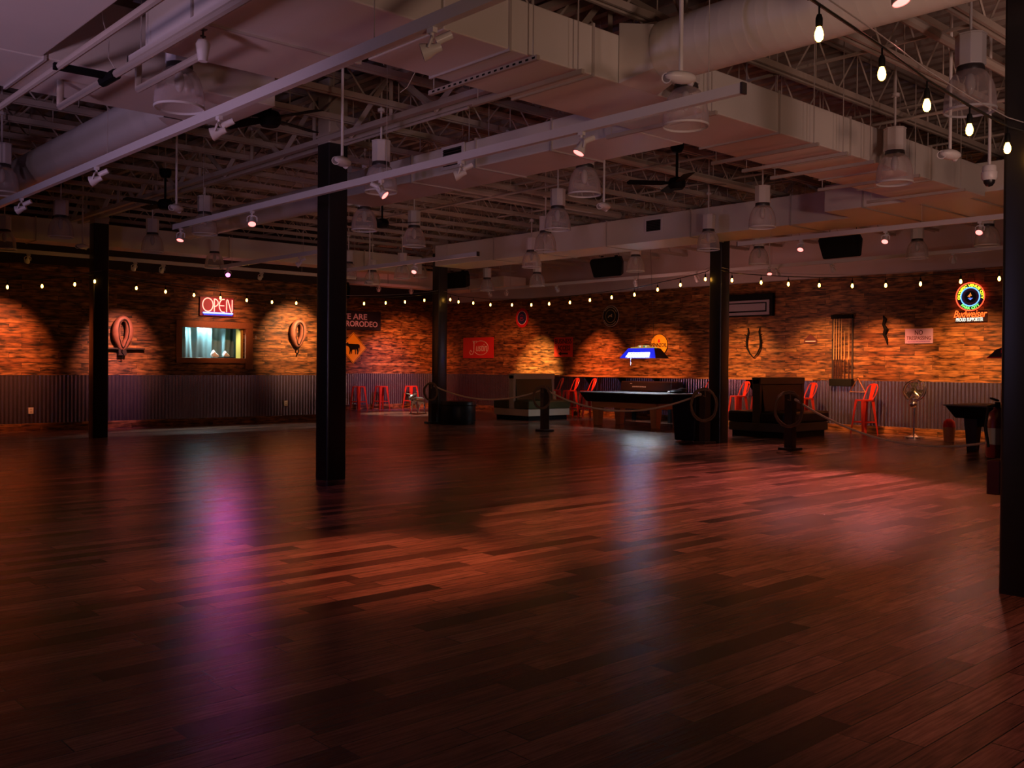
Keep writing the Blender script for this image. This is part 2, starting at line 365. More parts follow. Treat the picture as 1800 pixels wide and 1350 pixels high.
def curtain(x0, x1, lean, label):
    mb = MB(); n = 44; rows = 8; v = []
    for j in range(rows+1):
        z = 1.5+1.5*j/rows
        for i in range(n+1):
            u = i/n; x = x0+(x1-x0)*u
            x += lean*(1-j/rows)*(1-u if lean > 0 else u)*.9
            y = YL+.55+.05*math.sin(u*17+j*.25)+.022*math.sin(u*41+1.3)
            v.append((x, y, z))
    f = [(j*(n+1)+i, j*(n+1)+i+1, (j+1)*(n+1)+i+1, (j+1)*(n+1)+i) for j in range(rows) for i in range(n)]
    m = len(v); mb.add(v+[(x, y+.006, z) for x, y, z in v], f+[tuple(m+q for q in reversed(g)) for g in f])
    return tag(mb.build('curtain', noisy('teal_cloth', (.10,.19,.21), .9, 0, .2, 3), None, True), label, 'curtain', 'hatch curtains')
curtain(10.3, 11.42, .05, 'teal curtain hanging in the left half of the serving hatch')
curtain(11.40, 12.7, -.22, 'teal curtain swept sideways in the right half of the serving hatch')
M_cloth = noisy('white_cloth', (.80,.84,.84), .8, 0, .05, 5)
def rag(name, x, z, wd, h, label):
    mb = MB(); n = 10; v = []
    prof = [(0, 0), (.25, .75), (.4, 1.0), (.55, .55), (.75, .45), (1, 0)]
    for k in (0, 1, 2):
        for u, t in prof: v.append((x+wd*u, YL+.12+.08*k, z+h*t*(1-.35*abs(k-1))))
    q = len(prof); f = [(k*q+i, k*q+i+1, (k+1)*q+i+1, (k+1)*q+i) for k in (0, 1) for i in range(q-1)]+[tuple(range(q-1, -1, -1)), tuple(range(2*q, 3*q))]+[(0, q, 2*q, 3*q-1, 2*q-1, q-1)]
    mb.add(v, f); return tag(mb.build(name, M_cloth, None, True, 0, 1), label, 'cloth')
rag('napkin', 11.47, HZ0, .32, .28, 'crumpled pointed white napkin on the serving hatch sill')
rag('napkin', 11.82, HZ0+.024, .27, .22, 'low white napkin lying on the dark tray in the serving hatch')
tag(MB().box(11.76, YL+.08, HZ0, 12.18, YL+.29, HZ0+.022).build('tray', M_blackm, None, False, .006), 'thin dark tray on the serving hatch sill', 'tray')

# ================================================================== COLUMNS, GIRDERS, JOISTS
def rsq(h, r, n=4):
    out = []
    for cx, cy, a0 in ((h-r, h-r, 0), (-h+r, h-r, 90), (-h+r, -h+r, 180), (h-r, -h+r, 270)):
        out += [(cx+r*math.cos(R(a0+90*i/n)), cy+r*math.sin(R(a0+90*i/n))) for i in range(n+1)]
    return out
COLS = [(7.30, 11.76, 4.70, 'tall black steel column in the middle of the open floor'),
        (7.48, 21.45, 4.62, 'black steel column standing closest to the left wall, left of the neon open sign'),
        (16.98, 21.62, 4.80, 'black steel column behind the round black drum, near the far corner'),
        (17.46, 12.42, 4.86, 'black steel column beside the black trash can, string lights tied round it'),
        (7.42, 2.58, 4.72, 'nearest black steel column filling the right edge, fire extinguisher on its far side')]
for x, y, h, lab in COLS:
    c = thing('steel_column', lab, 'column', (x, y, 0)); c['kind'] = 'structure'
    mb = MB(); mb.prism(rsq(.158, .03), 0, h); mb.build('shaft', M_black, c, True)
    mb = MB(); mb.prism(rsq(.157, .03), h, 5.6); mb.cbox((0, 0, h+.12), (.34, .34, .03)); mb.build('shaft_top', M_steel, c, True)
def truss(name, fn, t0, t1, zb, zt, wd, step, rw, label, dbl=True):
    mb = MB()
    for z in (zb, zt):
        for s in ((-1, 1) if dbl else (0,)):
            mb.beam(fn(t0, s*wd/2, z), fn(t1, s*wd/2, z), wd*.38 if dbl else wd, .07 if dbl else .06)
    n = int((t1-t0)/step)
    for i in range(n):
        a, m, b = t0+i*step, t0+(i+.5)*step, t0+(i+1)*step
        mb.tube(fn(a, 0, zb), fn(m, 0, zt), rw, 4); mb.tube(fn(m, 0, zt), fn(b, 0, zb), rw, 4)
        mb.tube(fn(m, 0, zt), fn(m, 0, zb), rw*.7, 4)
    return struct(mb.build(name, M_steel), label)
for x, lab in ((7.3, 'deep steel girder over the middle column line'), (17.2, 'deep steel girder over the far column line')):
    truss('ceiling_girder', lambda t, s, z, x=x: (x+s, t, z), -3.9, 29.5, 4.76, 5.42, .24, 1.9, .045, lab)
for k in range(27):
    y = .65+1.07*k
    x0 = -3.9 if y < YL-.1 else XC+.1
    if abs(y-YL) < .25: continue
    truss('ceiling_joist', lambda t, s, z, y=y: (t, y+s, z), x0, XR-.02, 4.98, 5.56, .085, .98, .013, 'open web roof joist')
for i, (x, z) in enumerate(((9.9, 5.06), (12.4, 5.06), (14.8, 5.06), (20.2, 5.06), (4.9, 5.06))):
    struct(MB().beam((x, -3.9, z), (x, 29.5 if x > XC else 24.2, z), .03, .03).build('ceiling_brace', M_steel), 'thin bridging angle under the joists')

# ================================================================== DUCTWORK
M_seam = mat('duct_flange', (.50,.44,.40), .5)
def box_duct(name, label, x0, x1, y0, y1, z0, z1, seams, along, cat='duct'):
    t = thing(name, label, cat, (x0, y0, z0)); L, W, H = x1-x0, y1-y0, z1-z0
    MB().box(0, 0, 0, L, W, H).build('duct_body', M_duct, t, False, .012)
    for u in (.12, .5, .88):
        for q in (.3, .7):
            p = (L*u, W*q, H) if along == 'x' else (L*q, W*u, H)
            MB().tube((p[0], p[1], H), (p[0], p[1], 5.70-z0), .007, 5).build('hanger_rod', M_wirew, t)
    e = .018
    for s in seams:
        mb = MB()
        if along == 'x':
            a, b = s-x0-.012, s-x0+.012
            mb.box(a, -e, -e, b, 0, H+e); mb.box(a, W, -e, b, W+e, H+e); mb.box(a, 0, -e, b, W, 0); mb.box(a, 0, H, b, W, H+e)
        else:
            a, b = s-y0-.012, s-y0+.012
            mb.box(-e, a, -e, 0, b, H+e); mb.box(L, a, -e, L+e, b, H+e); mb.box(0, a, -e, L, b, 0); mb.box(0, a, H, L, b, H+e)
        mb.build('flange', M_seam, t)
    return t
box_duct('rectangular_duct', 'long off-white square duct crossing the upper middle of the ceiling', 4.62, 14.9, 5.86, 6.9, 4.2, 4.64, [5.3, 6.3, 7.6, 9.3, 10.86, 12.0, 13.06], 'x')
box_duct('duct_plenum', 'wide off-white duct box above the near light track at upper left', 3.12, 4.6, 5.86, 7.92, 4.2, 4.68, [7.0], 'y')
box_duct('duct_plenum', 'wide off-white duct box at the right end of the long square duct', 14.92, 17.2, 5.3, 8.5, 4.27, 4.72, [6.2, 7.0, 7.8], 'y')
box_duct('rectangular_duct', 'off-white square duct running along the far right below the roof, with a dark register', 16.0, 17.12, 8.52, 20.6, 4.3, 4.85, [9.8, 12.1, 14.4, 16.4, 18.2], 'y')
box_duct('rectangular_duct', 'off-white square branch duct behind the second light track, with a register', 8.12, 9.0, 6.92, 13.2, 4.2, 4.56, [8.2, 9.6, 11.0], 'y')
box_duct('rectangular_duct', 'long flat beige duct high along the left wall', -2.5, 17.0, 22.5, 23.2, 4.28, 4.78, [2, 6.5, 11, 15], 'x')
box_duct('rectangular_duct', 'pale box duct hanging in the far recess, reddened by a spotlight', 15.9, 20.8, 26.2, 27.2, 4.28, 4.85, [18.4], 'x')
box_duct('rectangular_duct', 'pale box duct over the far corner left of the red logo sign', 21.2, 22.2, 23.6, 27.2, 4.25, 4.6, [25.4], 'y')
box_duct('rectangular_duct', 'big pale duct underside at the upper left corner', .2, 2.57, 2.5, 8.76, 4.2, 5.0, [5.5], 'y')
box_duct('rectangular_duct', 'pale cross duct at the upper left, behind the biggest bell pendant', .2, 4.78, 8.78, 9.95, 4.2, 4.82, [2.6], 'x')
def register(name, label, loc, rz):
    t = thing(name, label, 'vent', loc, (R(90), 0, rz))
    mb = MB(); mb.box(-.24, -.16, 0, .24, .16, .02); mb.build('frame', M_fixture, t, False, .004)
    mb = MB(); mb.box(-.19, -.115, .0205, .19, .115, .024); mb.build('opening', M_blackm, t)
    mb = MB()
    for i in range(7): mb.box(-.19, -.105+i*.033, .0245, .19, -.095+i*.033, .034)
    mb.build('louver', M_fixdark, t)
register('vent_register', 'dark louvred register on the duct just left of the column with string lights', (15.985, 13.05, 4.62), R(-90))
register('vent_register', 'small dark register on the branch duct behind the second light track', (8.105, 10.05, 4.40), R(-90))
def round_duct(label, x, z, y0, y1, r, collar_at, ribs=.0):
    t = thing('round_duct', label, 'duct', (x, y0, z)); n = 40; sg = 1 if y1 > y0 else -1; Lg = abs(y1-y0)
    prof = []; k = 0.0
    while k < Lg:
        prof += [(r, k), (r, k+.105), (r+.0007, k+.1125), (r, k+.12)]; k += .12 if ribs else .9
    prof += [(r, Lg), (0, Lg)]
    MB().lathe([(0, 0)]+prof, n, (0, 0, 0), (0, sg, 0)).build('duct_body', M_duct, t, True)
    mb = MB(); h = r*1.02
    sq = [(-h, -h), (h, -h), (h, h), (-h, h)]; ci = []
    for i in range(24): ci.append((h*math.cos(2*math.pi*i/24), h*math.sin(2*math.pi*i/24)))
    def sqp(a):
        c, s_ = math.cos(a), math.sin(a); q = max(abs(c), abs(s_)); return h*c/q, h*s_/q
    v = []; c0 = collar_at-y0
    for i in range(24):
        a = 2*math.pi*i/24; X, Z = sqp(a); v.append((X, c0, Z))
    for i in range(24):
        a = 2*math.pi*i/24; v.append((h*math.cos(a), c0+sg*.34, h*math.sin(a)))
    mb.add(v, [(i, (i+1) % 24, 24+(i+1) % 24, 24+i) for i in range(24)])
    mb.build('transition', M_duct, t, True)
round_duct('big ribbed round duct leaving the long square duct toward the upper right', 6.92, 4.47, 5.85, -3.8, .27, 5.85, 1)
round_duct('round duct running away to the left behind the near light track', 4.38, 4.45, 9.96, 21.8, .25, 9.96)
round_duct('round duct continuing the branch duct behind the second light track', 8.5, 4.4, 13.22, 19.2, .22, 13.22)
round_duct('round duct turning out of the duct end beside the nearest column', 15.9, 4.50, 5.28, -3.8, .24, 5.28)
for i, (x, lab) in enumerate(((5.44, 'leftmost slotted steel hanger bar under the long square duct'),
        (5.97, 'second steel hanger bar from the left under the long square duct'),
        (7.88, 'third steel hanger bar from the left, behind the bell pendant at the light track end'),
        (9.8, 'fourth steel hanger bar from the left under the long square duct'),
        (10.45, 'fifth steel hanger bar from the left under the long square duct'),
        (11.1, 'third steel hanger bar from the right end of the long square duct'),
        (12.3, 'second steel hanger bar from the right end of the long square duct'),
        (13.7, 'last steel hanger bar at the right end of the long square duct'))):
    t = thing('duct_hanger', lab, 'hanger bar', (x, 6.38, 4.12), 0, 'hanger bars under the square duct')
    mb = MB(); mb.box(-.018, -.72, -.02, .018, .72, .02); mb.build('strut', M_steel, t)
    mb = MB()
    for q in range(18 if i == 0 else 0): mb.box(-.0195, -.70+.078*q, -.008, -.018, -.665+.078*q, .008)
    if i == 0: mb.build('slot', M_blackm, t)
    for s in (-1, 1): MB().tube((0, s*.66, .021), (0, s*.66, 1.56), .006, 5).build('rod', M_wirew, t)

# ================================================================== PIPES
def pipe(name, label, pts, r, m=M_steel, cat='pipe', extra=None):
    mb = MB(); mb.path(pts, r, 8); o = mb.build(name, m, None, True); return tag(o, label, cat)
pipe('sprinkler_pipe', 'long white conduit slanting across the top left corner', [(2.52, 15, 3.97), (2.52, 3, 3.97)], .028)
t = thing('sprinkler_pipe', 'white sprinkler pipe with a black clamp, second from the left corner', 'pipe', (2.9, 8, 3.95))
MB().path([(0, 1.33, .24), (0, 1.33, 0), (0, -4, 0)], .032, 8).build('pipe_run', M_steel, t, True)
mb = MB(); mb.beam((-.42, .15, .02), (.05, .12, .02), .05, .05); mb.tube((0, -.05, 0), (0, .25, 0), .045, 8); mb.build('clamp', M_blackm, t)
t = thing('sprinkler_pipe', 'short white sprinkler arm in front of the big bell pendant at upper left', 'pipe', (3.2, 7.6, 3.95))
MB().path([(0, .66, .30), (0, .66, 0), (0, -.58, 0)], .03, 8).build('pipe_run', M_steel, t, True)
MB().lathe([(0, -.05), (.035, -.05), (.055, .08), (.04, .11), (0, .11)], 12, (0, -.6, 0)).build('fitting', M_fixture, t, True)
mb = MB(); mb.tube((0, -.6, .11), (0, -.6, .19), .008, 6); mb.cbox((0, -.6, .19), (.05, .05, .006)); mb.cbox((0, -.6, .14), (.04, .012, .012)); mb.build('sprinkler_head', M_fixdark, t)
pipe('conduit', 'thin white conduit crossing high above the cluster of bell pendants', [(12.2, 3.6, 4.86), (12.2, 20, 4.86)], .022)
pipe('conduit', 'thin white conduit under the joists left of the middle column', [(7.40, 12.3, 4.705), (7.40, 8.9, 4.705)], .018)
pipe('conduit', 'white pipe running high and parallel to the long square duct on its near side', [(7.6, 4.1, 4.82), (20, 4.1, 4.82)], .05)
pipe('conduit', 'white pipe high above the cluster of pendants left of the trash-can column', [(9.2, 10.2, 4.92), (15.9, 10.2, 4.92)], .06)
pipe('conduit', 'long white pipe crossing low under the roof behind the bell pendants', [(9.0, 13.95, 4.93), (15.9, 13.95, 4.93)], .07)
pipe('dangling_wire', 'thin pale wire dangling below the duct at the upper middle', [(5.2, 6.88, 4.5), (5.2, 6.95, 4.46), (5.19, 7.0, 4.40), (5.21, 7.02, 4.25), (5.17, 7.08, 4.12), (5.12, 7.12, 4.07)], .004, M_wirew, 'wire')
pipe('dangling_wire', 'loose pale wire hanging between the sprinkler pipes at upper left', [(2.75, 7.9, 4.6), (2.78, 7.92, 4.35), (2.84, 7.95, 4.2), (2.82, 7.9, 4.05), (2.87, 7.9, 3.98)], .004, M_wirew, 'wire')

# ================================================================== BELL PENDANTS
def make_bell():
    t = thing('bell_pendant', 'x', 'pendant light', (0, 0, 0), 0, 'bell pendant lights')
    pr = [(.217, 0), (.217, .06), (.212, .13), (.199, .20), (.174, .27), (.138, .325), (.105, .355)]
    MB().lathe(pr, 28).build('reflector', M_acr, t, True)
    MB().lathe([(.213, -.008), (.221, -.006), (.222, .012), (.213, .012)], 28, closed=True).build('rim', M_fixture, t, True)
    MB().lathe([(0, .34), (.11, .34), (.118, .36), (.11, .395), (0, .395)], 20).build('collar', M_fixdark, t, True)
    mb = MB(); mb.prism([(.128*math.cos(R(22.5+45*i)), .128*math.sin(R(22.5+45*i))) for i in range(8)], .395, .66)
    bx = mb.build('ballast_box', M_fixture, t, False, .006)
    MB().prism([(.133*math.cos(R(22.5+45*i)), .133*math.sin(R(22.5+45*i))) for i in range(8)], .66, .672).build('cap', M_fixture, bx)
    mb = MB(); mb.tube((0, 0, .672), (0, 0, 1.80), .013, 8); mb.lathe([(0, 1.06), (.05, 1.06), (.05, 1.10), (0, 1.10)], 10)
    mb.build('stem', M_fixture, t, True)
    MB().ball((0, 0, .24), (.045, .045, .10), 10, 8).build('bulb', mat('unlit_bulb', (.6,.55,.52), .15), t, True)
    return t
BELLS = [(8.75, 3.58, 3.9, 'large bell pendant left of the nearest column, behind the hanging bulbs'),
 (7.39, 5.66, 3.9, 'bell pendant cut across by the right end of the second light track'),
 (11.47, 5.59, 3.9, 'bell pendant before the right half of the long square duct, left of the dome camera'),
 (13.57, 8.83, 3.9, 'bell pendant just right of the top of the trash-can column, red glint in it'),
 (15.38, 11.21, 3.9, 'bell pendant overlapping the left edge of the trash-can column'),
 (9.35, 8.82, 3.9, 'bell pendant directly below the brightest red track spotlight'),
 (11.43, 11.39, 3.9, 'second bell of the receding row that starts below the brightest red spotlight'),
 (13.33, 13.62, 3.9, 'third bell of the receding row that starts below the brightest red spotlight'),
 (15.31, 16.10, 3.9, 'fourth bell of the receding row that starts below the brightest red spotlight'),
 (18.97, 19.71, 3.9, 'faint fifth and farthest bell of the row below the brightest red spotlight'),
 (9.19, 13.79, 3.9, 'bell pendant right of the middle column with a black fan behind its right side'),
 (11.08, 14.92, 3.9, 'bell pendant standing out right of the black fan, midway between two columns'),
 (14.98, 20.68, 3.9, 'clear-rimmed bell pendant left of the far corner column, left of a close pair'),
 (17.54, 23.29, 4.27, 'bell pendant touching the far corner column, right of a close pair'),
 (15.0, 22.1, 3.83, 'bell pendant right of the middle column, over the recess spotlights'),
 (13.74, 21.34, 3.9, 'bell pendant half hidden by the right edge of the middle column'),
 (7.32, 10.60, 3.9, 'bell pendant right of the middle column top, crossed by the second light track'),
 (3.63, 8.42, 3.9, 'biggest bell pendant at upper left, behind the sprinkler arm'),
 (5.78, 18.53, 3.9, 'bell pendant just left of the top of the left-wall column'),
 (3.71, 14.34, 3.9, 'upper bell pendant cut by the left edge'),
 (5.57, 21.32, 3.9, 'lower bell pendant cut by the left edge'),
 (7.89, 19.58, 3.9, 'bell pendant right of the left-wall column, before the flat beige duct'),
 (10.18, 21.58, 3.88, 'small bell pendant above the neon open sign'),
 (7.48, 16.25, 3.9, 'bell pendant behind the left end of the second light track'),
 (18.32, 12.0, 3.9, 'small bell pendant above the spotlight right of the trash-can column'),
 (19.49, 9.0, 3.9, 'small bell pendant right of the right-hand black speaker'),
 (18.4, 7.19, 3.9, 'bell pendant left of the nearest column, under the last red spotlight'),
 (17.64, 14.95, 3.9, 'small bell pendant just right of the middle black speaker'),
 (19.09, 22.01, 3.9, 'small dim bell pendant above the red logo sign, right of the corner column')]
b0 = None
for x, y, z, lab in BELLS:
    if b0 is None: b0 = make_bell(); b0.location = (x, y, z); b0['label'] = lab
    else: copy_tree(b0, (x, y, z), random.uniform(0, .8), lab)

# ================================================================== LIGHT TRACKS AND SPOTS
def track(label, x0, y0, x1, y1, z, wires, w_=.055, h=.08, top=5.70):
    t = thing('light_track', label, 'light track', (x0, y0, z)); d = Vector((x1-x0, y1-y0, 0)); n = d.normalized()
    MB().beam((0, 0, 0), d, w_, h).build('rail', M_fixture, t)
    MB().beam((0, 0, -h/2-.0012), d, w_*.45, .002).build('slot', M_blackm, t)
    MB().beam(d, d+n*.02, w_+.006, h+.006).build('end_cap', M_fixdark, t); MB().beam((0, 0, 0), -n*.02, w_+.006, h+.006).build('end_cap', M_fixdark, t)
    for u in wires: MB().tube(d*u+Vector((0, 0, h/2)), d*u+Vector((0, 0, top-z)), .004, 5).build('hanger_wire', M_wirew, t)
    return t
track('near light track running from the left edge past the biggest bell to the top', 3.6, 16.5, 3.6, .5, 3.70, (.15, .4, .7))
track('second light track crossing in front of the middle column', 6.2, 14.55, 6.2, 4.22, 3.72, (.1, .55, .97))
track('short light track end under the duct box at the top left', 3.05, 8.02, 3.05, 3.0, 4.1, (.04, .7))
track('light track behind the middle column on its left, carrying the magenta spotlight', 9.6, 20.0, 9.6, 15.0, 3.75, (.1, .7))
track('light track behind the middle column on its right, pink tinted', 11.9, 18.7, 11.9, 14.0, 3.75, (.1, .8))
track('long thin light track parallel to the left wall', -2, 22.0, 14.4, 22.0, 3.96, (.3, .6, .9))
track('long light track washing the right wall boards', 20.5, 24.4, 20.5, 5.5, 4.1, (.1, .3, .6, .85))
track('light track holding the three red spotlights near the right edge', 15.2, 10.4, 15.2, 3.5, 3.92, (.1, .5), top=4.28)
track('light track over the far recess', 15.9, 26.0, 20.4, 26.0, 4.25, (.2, .8))
track('light track at the top right corner, above the hanging bulbs', 5.4, 3.2, 5.4, -1.5, 3.95, (.3,))
def spot(label, loc, target, lit=None, energy=0, cone=50, blend=.5, es=40, drop=.06, size=.05, lo=None, up=0):
    """track head hanging from loc; its lamp can points at target"""
    t = thing('track_spotlight', label, 'spotlight', loc, 0, 'track spotlights')
    d = (Vector(target)-Vector(loc)).normalized(); c = Vector((0, 0, -drop-.07))
    mb = MB(); mb.box(-.018, -.03, -.03, .018, .03, 0); mb.tube((0, 0, -.03), (0, 0, -drop), .012, 8); mb.build('adapter', M_fixture, t, True)
    if up: MB().tube((0, 0, -.01), (0, 0, up), .012, 8).build('drop_rod', M_fixture, t, True)
    sd = d.cross(Vector((0, 0, 1))); sd = sd.normalized() if sd.length > .01 else Vector((1, 0, 0))
    mb = MB(); mb.path([c+sd*.062+d*.02, c+sd*.064+Vector((0, 0, .045)), sd*.03+Vector((0, 0, -drop)), -sd*.03+Vector((0, 0, -drop)), c-sd*.064+Vector((0, 0, .045)), c-sd*.062+d*.02], .009, 6)
    mb.build('yoke', M_fixture, t, True)
    mb = MB(); mb.lathe([(0, -.06), (.026, -.06), (.030, -.02), (.050, .035), (.056, .065), (.050, .065), (.044, .04), (.0, .038)], 18, c, d); mb.build('lamp_can', M_fixture, t, True)
    hd = Vector((d.x, d.y, 0)); hd = hd.normalized() if hd.length > .05 else Vector((1, 0, 0))
    mb = MB(); q = Vector((0, 0, -drop-.01))-hd*.07; mb.tube(q-hd*.05+Vector((0, 0, .035)), q+hd*.045-Vector((0, 0, .01)), .027, 10); mb.build('transformer', M_fixture, t, True)
    if lit and es == 3: lit_c = (1, .16, .14) if lit[2] < .5 else (1, .20, .62)
    else: lit_c = lit
    if lit: es = es*1.25 if es == 3 else es; lo = lo or lit; lit = lit_c
    m = lens('lens_'+'_'.join('%d' % (100*k) for k in lit)+'_%d' % es, lit, es) if lit else M_offlens
    MB().lathe([(0, 0), (.047, 0), (.047, .006), (0, .012)], 18, c+d*.055, d).build('lens', m, t, True)
    if energy: lamp('SPOT', tuple(c+d*.085), tuple(c+d), energy, lo or lit, size, cone, blend, t, 'spot_beam')
    return t
# near track: four dark heads looking up the left of the room
for y, z, lab in ((4.68, 3.66, 'dark white spotlight under the duct box at upper middle, first on the near track'), (7.56, 3.66, 'dark white spotlight right of the big upper-left bell'), (10.41, 3.66, 'dark white spotlight left of the big upper-left bell on the near track'), (13.04, 3.66, 'dark white spotlight at the left edge on the near track')):
    spot(lab, (3.6, y, z), (2.0, y+1.4, 2.9))
# second track: lit red heads and one dark
spot('brightest red spotlight near the right end of the second light track', (6.2, 5.89, 3.68), (4.5, 6.5, 0), (1, .35, .25), 520, 50, .9, 3, lo=(1, .27, .12))
spot('dark spotlight on the second light track between two lit red ones', (6.2, 7.57, 3.68), (4.8, 8.9, 3.0))
spot('lit pink-red spotlight just right of the middle column', (6.2, 8.97, 3.68), (8.4, 5.5, 0), (1, .22, .22), 330, 62, .25, 3, lo=(1, .30, .14))
spot('small lit red spotlight left of the middle column', (6.2, 12.01, 3.68), (4.9, 9.6, 0), (1, .22, .12), 45, 50, .6, 3, lo=RED)
spot('lit spotlight at the left end of the second light track', (6.2, 14.3, 3.68), (5.0, 13.2, 0), (1, .45, .3), 45, 55, .6, 3, lo=RED)
# magenta and neighbours
spot('glowing magenta spotlight right above the neon open sign', (9.6, 19.69, 3.71), (6.6, 13.4, 0), (1, .22, .62), 80, 40, .9, 3, size=.05, lo=MAGENTA)
spot('dark spotlight left of the middle column, below the flat beige duct', (9.6, 16.64, 3.71), (8.6, 17.6, 2.9))
spot('glowing pink-red spotlight left of the far corner column', (11.9, 16.0, 3.71), (9.0, 14.0, 0), (1, .25, .35), 110, 60, .6, 3, lo=(1, .2, .22))
# red heads near the right edge
spot('glowing red spotlight right of the trash-can column, just above the bulbs', (18.4, 11.78, 3.86), (16.4, 10.3, 0), (1, .18, .2), 260, 60, .9, 3, lo=PINK, up=1.78)
spot('lit red spotlight left of the right-hand black speaker', (15.2, 9.1, 3.88), (12.2, 8.2, 0), (1, .22, .16), 480, 62, .7, 3, lo=(1, .28, .27))
spot('lit red spotlight right of the right-hand black speaker', (15.2, 7.55, 3.88), (11.9, 6.9, 0), (1, .22, .22), 900, 58, .8, 3, lo=(1, .30, .31))
spot('red-lit spotlight nearest the right-hand column, on the three-spot track', (15.2, 6.05, 3.88), (11.3, 5.6, 0), (1, .3, .22), 130, 60, .8, 3, lo=PINK)
spot('large round red-rimmed spotlight at the top right, over the hanging bulbs', (5.4, 2.62, 3.91), (5.4, 1.5, 0), (1, .35, .35), 70, 60, .7, 3, lo=PINK)
spot('dark spotlight on the thin track left of the neon open sign', (8.45, 22.0, 3.92), (8.45, 24.3, 2.4), None)
# wall washers (can faces the wall, lit from behind)
WL = [(5.7, 'off the left edge', 3.2), (9.0, 'x', 2.1), (12.2, 'x', 3.2), (13.9, 'x', 2.2)]
spot('white spotlight lighting the left collar, above and right of the left-wall column', (8.45, 22.0, 3.92), (8.9, 24.4, 1.9), (1, .55, .35), 70, 58, .8, 12, lo=(1, .42, .22)) if False else None
def washer(label, loc, target, energy, col, cone=52, blend=.8):
    target = (target[0], target[1], target[2]-(.22 if loc[0] > 20 else 0))
    return spot(label, loc, target, col, energy*10, cone+4, 1.0, 5, lo=col)
OR1 = (1, .42, .14); OR2 = (1, .33, .12); YE = (1, .58, .22); RO = (1, .27, .10)
washer('wall spotlight at the left edge of the thin left-wall track', (6.2, 22.0, 3.92), (6.2, 24.4, 1.95), 96, RO, 48)
washer('wall spotlight above the leather collar beside the left-wall column', (9.1, 22.0, 3.92), (9.0, 24.4, 1.95), 88, (1, .36, .26), 40)
washer('wall spotlight above the leather collar beside the middle column', (13.9, 22.0, 3.92), (13.9, 24.4, 2.4), 120, (1, .48, .20), 46)
washer('wall spotlight above the hatch and neon sign', (11.6, 22.0, 3.92), (11.7, 24.4, 2.9), 35, (1, .36, .16), 46)
washer('wall spotlight of the recess right of the middle column, left of two', (17.9, 26.0, 4.21), (20.0, 29.8, 1.9), 55, RO, 46)
washer('wall spotlight of the recess right of the middle column, right of two', (19.2, 26.0, 4.21), (21.9, 29.8, 1.8), 190, RO, 44)
for y, ty, tz, e, c, cone, lab in (
    (22.7, 25.9, 2.0, 60, RO, 48, 'wall spotlight above the red logo sign, hanging lowest of the right-wall track'),
    (23.5, 24.1, 1.7, 260, YE, 36, 'bright-ringed wall spotlight just right of the dim corner pendant'),
    (20.43, 21.2, 1.8, 170, RO, 38, 'wall spotlight over the red rectangular access sign'),
    (17.37, 18.9, 1.6, 110, OR2, 46, 'wall spotlight just right of the middle black speaker'),
    (15.3, 15.7, 1.7, 110, OR1, 46, 'wall spotlight just left of the trash-can column top'),
    (12.9, 13.3, 1.8, 115, OR1, 46, 'wall spotlight over the cue rack'),
    (11.44, 11.6, 1.8, 130, OR2, 44, 'wall spotlight hanging right of the cue rack under the red-lit trio'),
    (8.7, 9.6, 1.75, 150, OR1, 50, 'wall spotlight left of the round neon beer sign')):
    washer(lab, (20.5, y, 4.06), (23.3, ty, tz), e, c, cone)
washer('wall spotlight hidden behind the nearest column', (20.5, 6.6, 4.06), (23.3, 7.2, 1.9), 110, OR1, 50)

# ================================================================== STRING LIGHTS
def string_light(label, bulbs, ends, size=1.0, drop=.155):
    """bulbs: world points of bulb centres in order; ends: where the cable is tied"""
    o = Vector(ends[0]); t = thing('string_light', label, 'string light', tuple(o))
    top = [Vector(b)+Vector((0, 0, drop)) for b in bulbs]
    pts = [Vector(ends[0])]+top+[Vector(ends[1])]
    MB().path([p-o for p in pts], .009, 6).build('cable', M_wire, t, True)
    MB().path([p-o+Vector((0, 0, .06)) for p in pts], .004, 5).build('support_wire', M_wirew, t, True)
    first = None
    for b, c in zip(bulbs, top):
        d = Vector(b)-c
        if first is None:
            mb = MB(); mb.tube((0, 0, 0), (0, 0, -.05), .006, 6); mb.lathe([(0, -.045), (.012, -.05), (.018, -.07), (.018, -.108), (.014, -.115), (0, -.115)], 12); so = mb.build('socket', M_blackm, t, True)
            mb = MB(); mb.lathe([(0, -.112), (.012, -.114), (.014, -.122), (.021, -.14), (.0235, -.157), (.020, -.177), (.010, -.189), (0, -.192)], 14); bu = mb.build('bulb', M_bulb, so, True)
            first = (so, bu); so.location = c-o
        else:
            so = first[0].copy(); COL.objects.link(so); so.location = c-o
            bu = first[1].copy(); COL.objects.link(bu); bu.parent = so
    return t
B1 = [(3.85, 2.62, 3.40), (4.53, 2.62, 3.33), (5.21, 2.62, 3.27), (5.78, 2.62, 3.20), (6.40, 2.62, 3.16), (7.03, 2.62, 3.14)]
string_light('string of large glowing bulbs at the top right, tied to the nearest column', B1, ((2.4, 2.62, 3.72), (7.28, 2.60, 3.30)))
string_light('string of bulbs along the left wall, left of the left-wall column', [(5.0, 21.4, 3.10), (5.65, 21.4, 3.14), (6.31, 21.4, 3.20), (6.96, 21.4, 3.28), (7.33, 21.28, 3.36)], ((3.0, 21.4, 3.1), (7.48, 21.29, 3.54)))
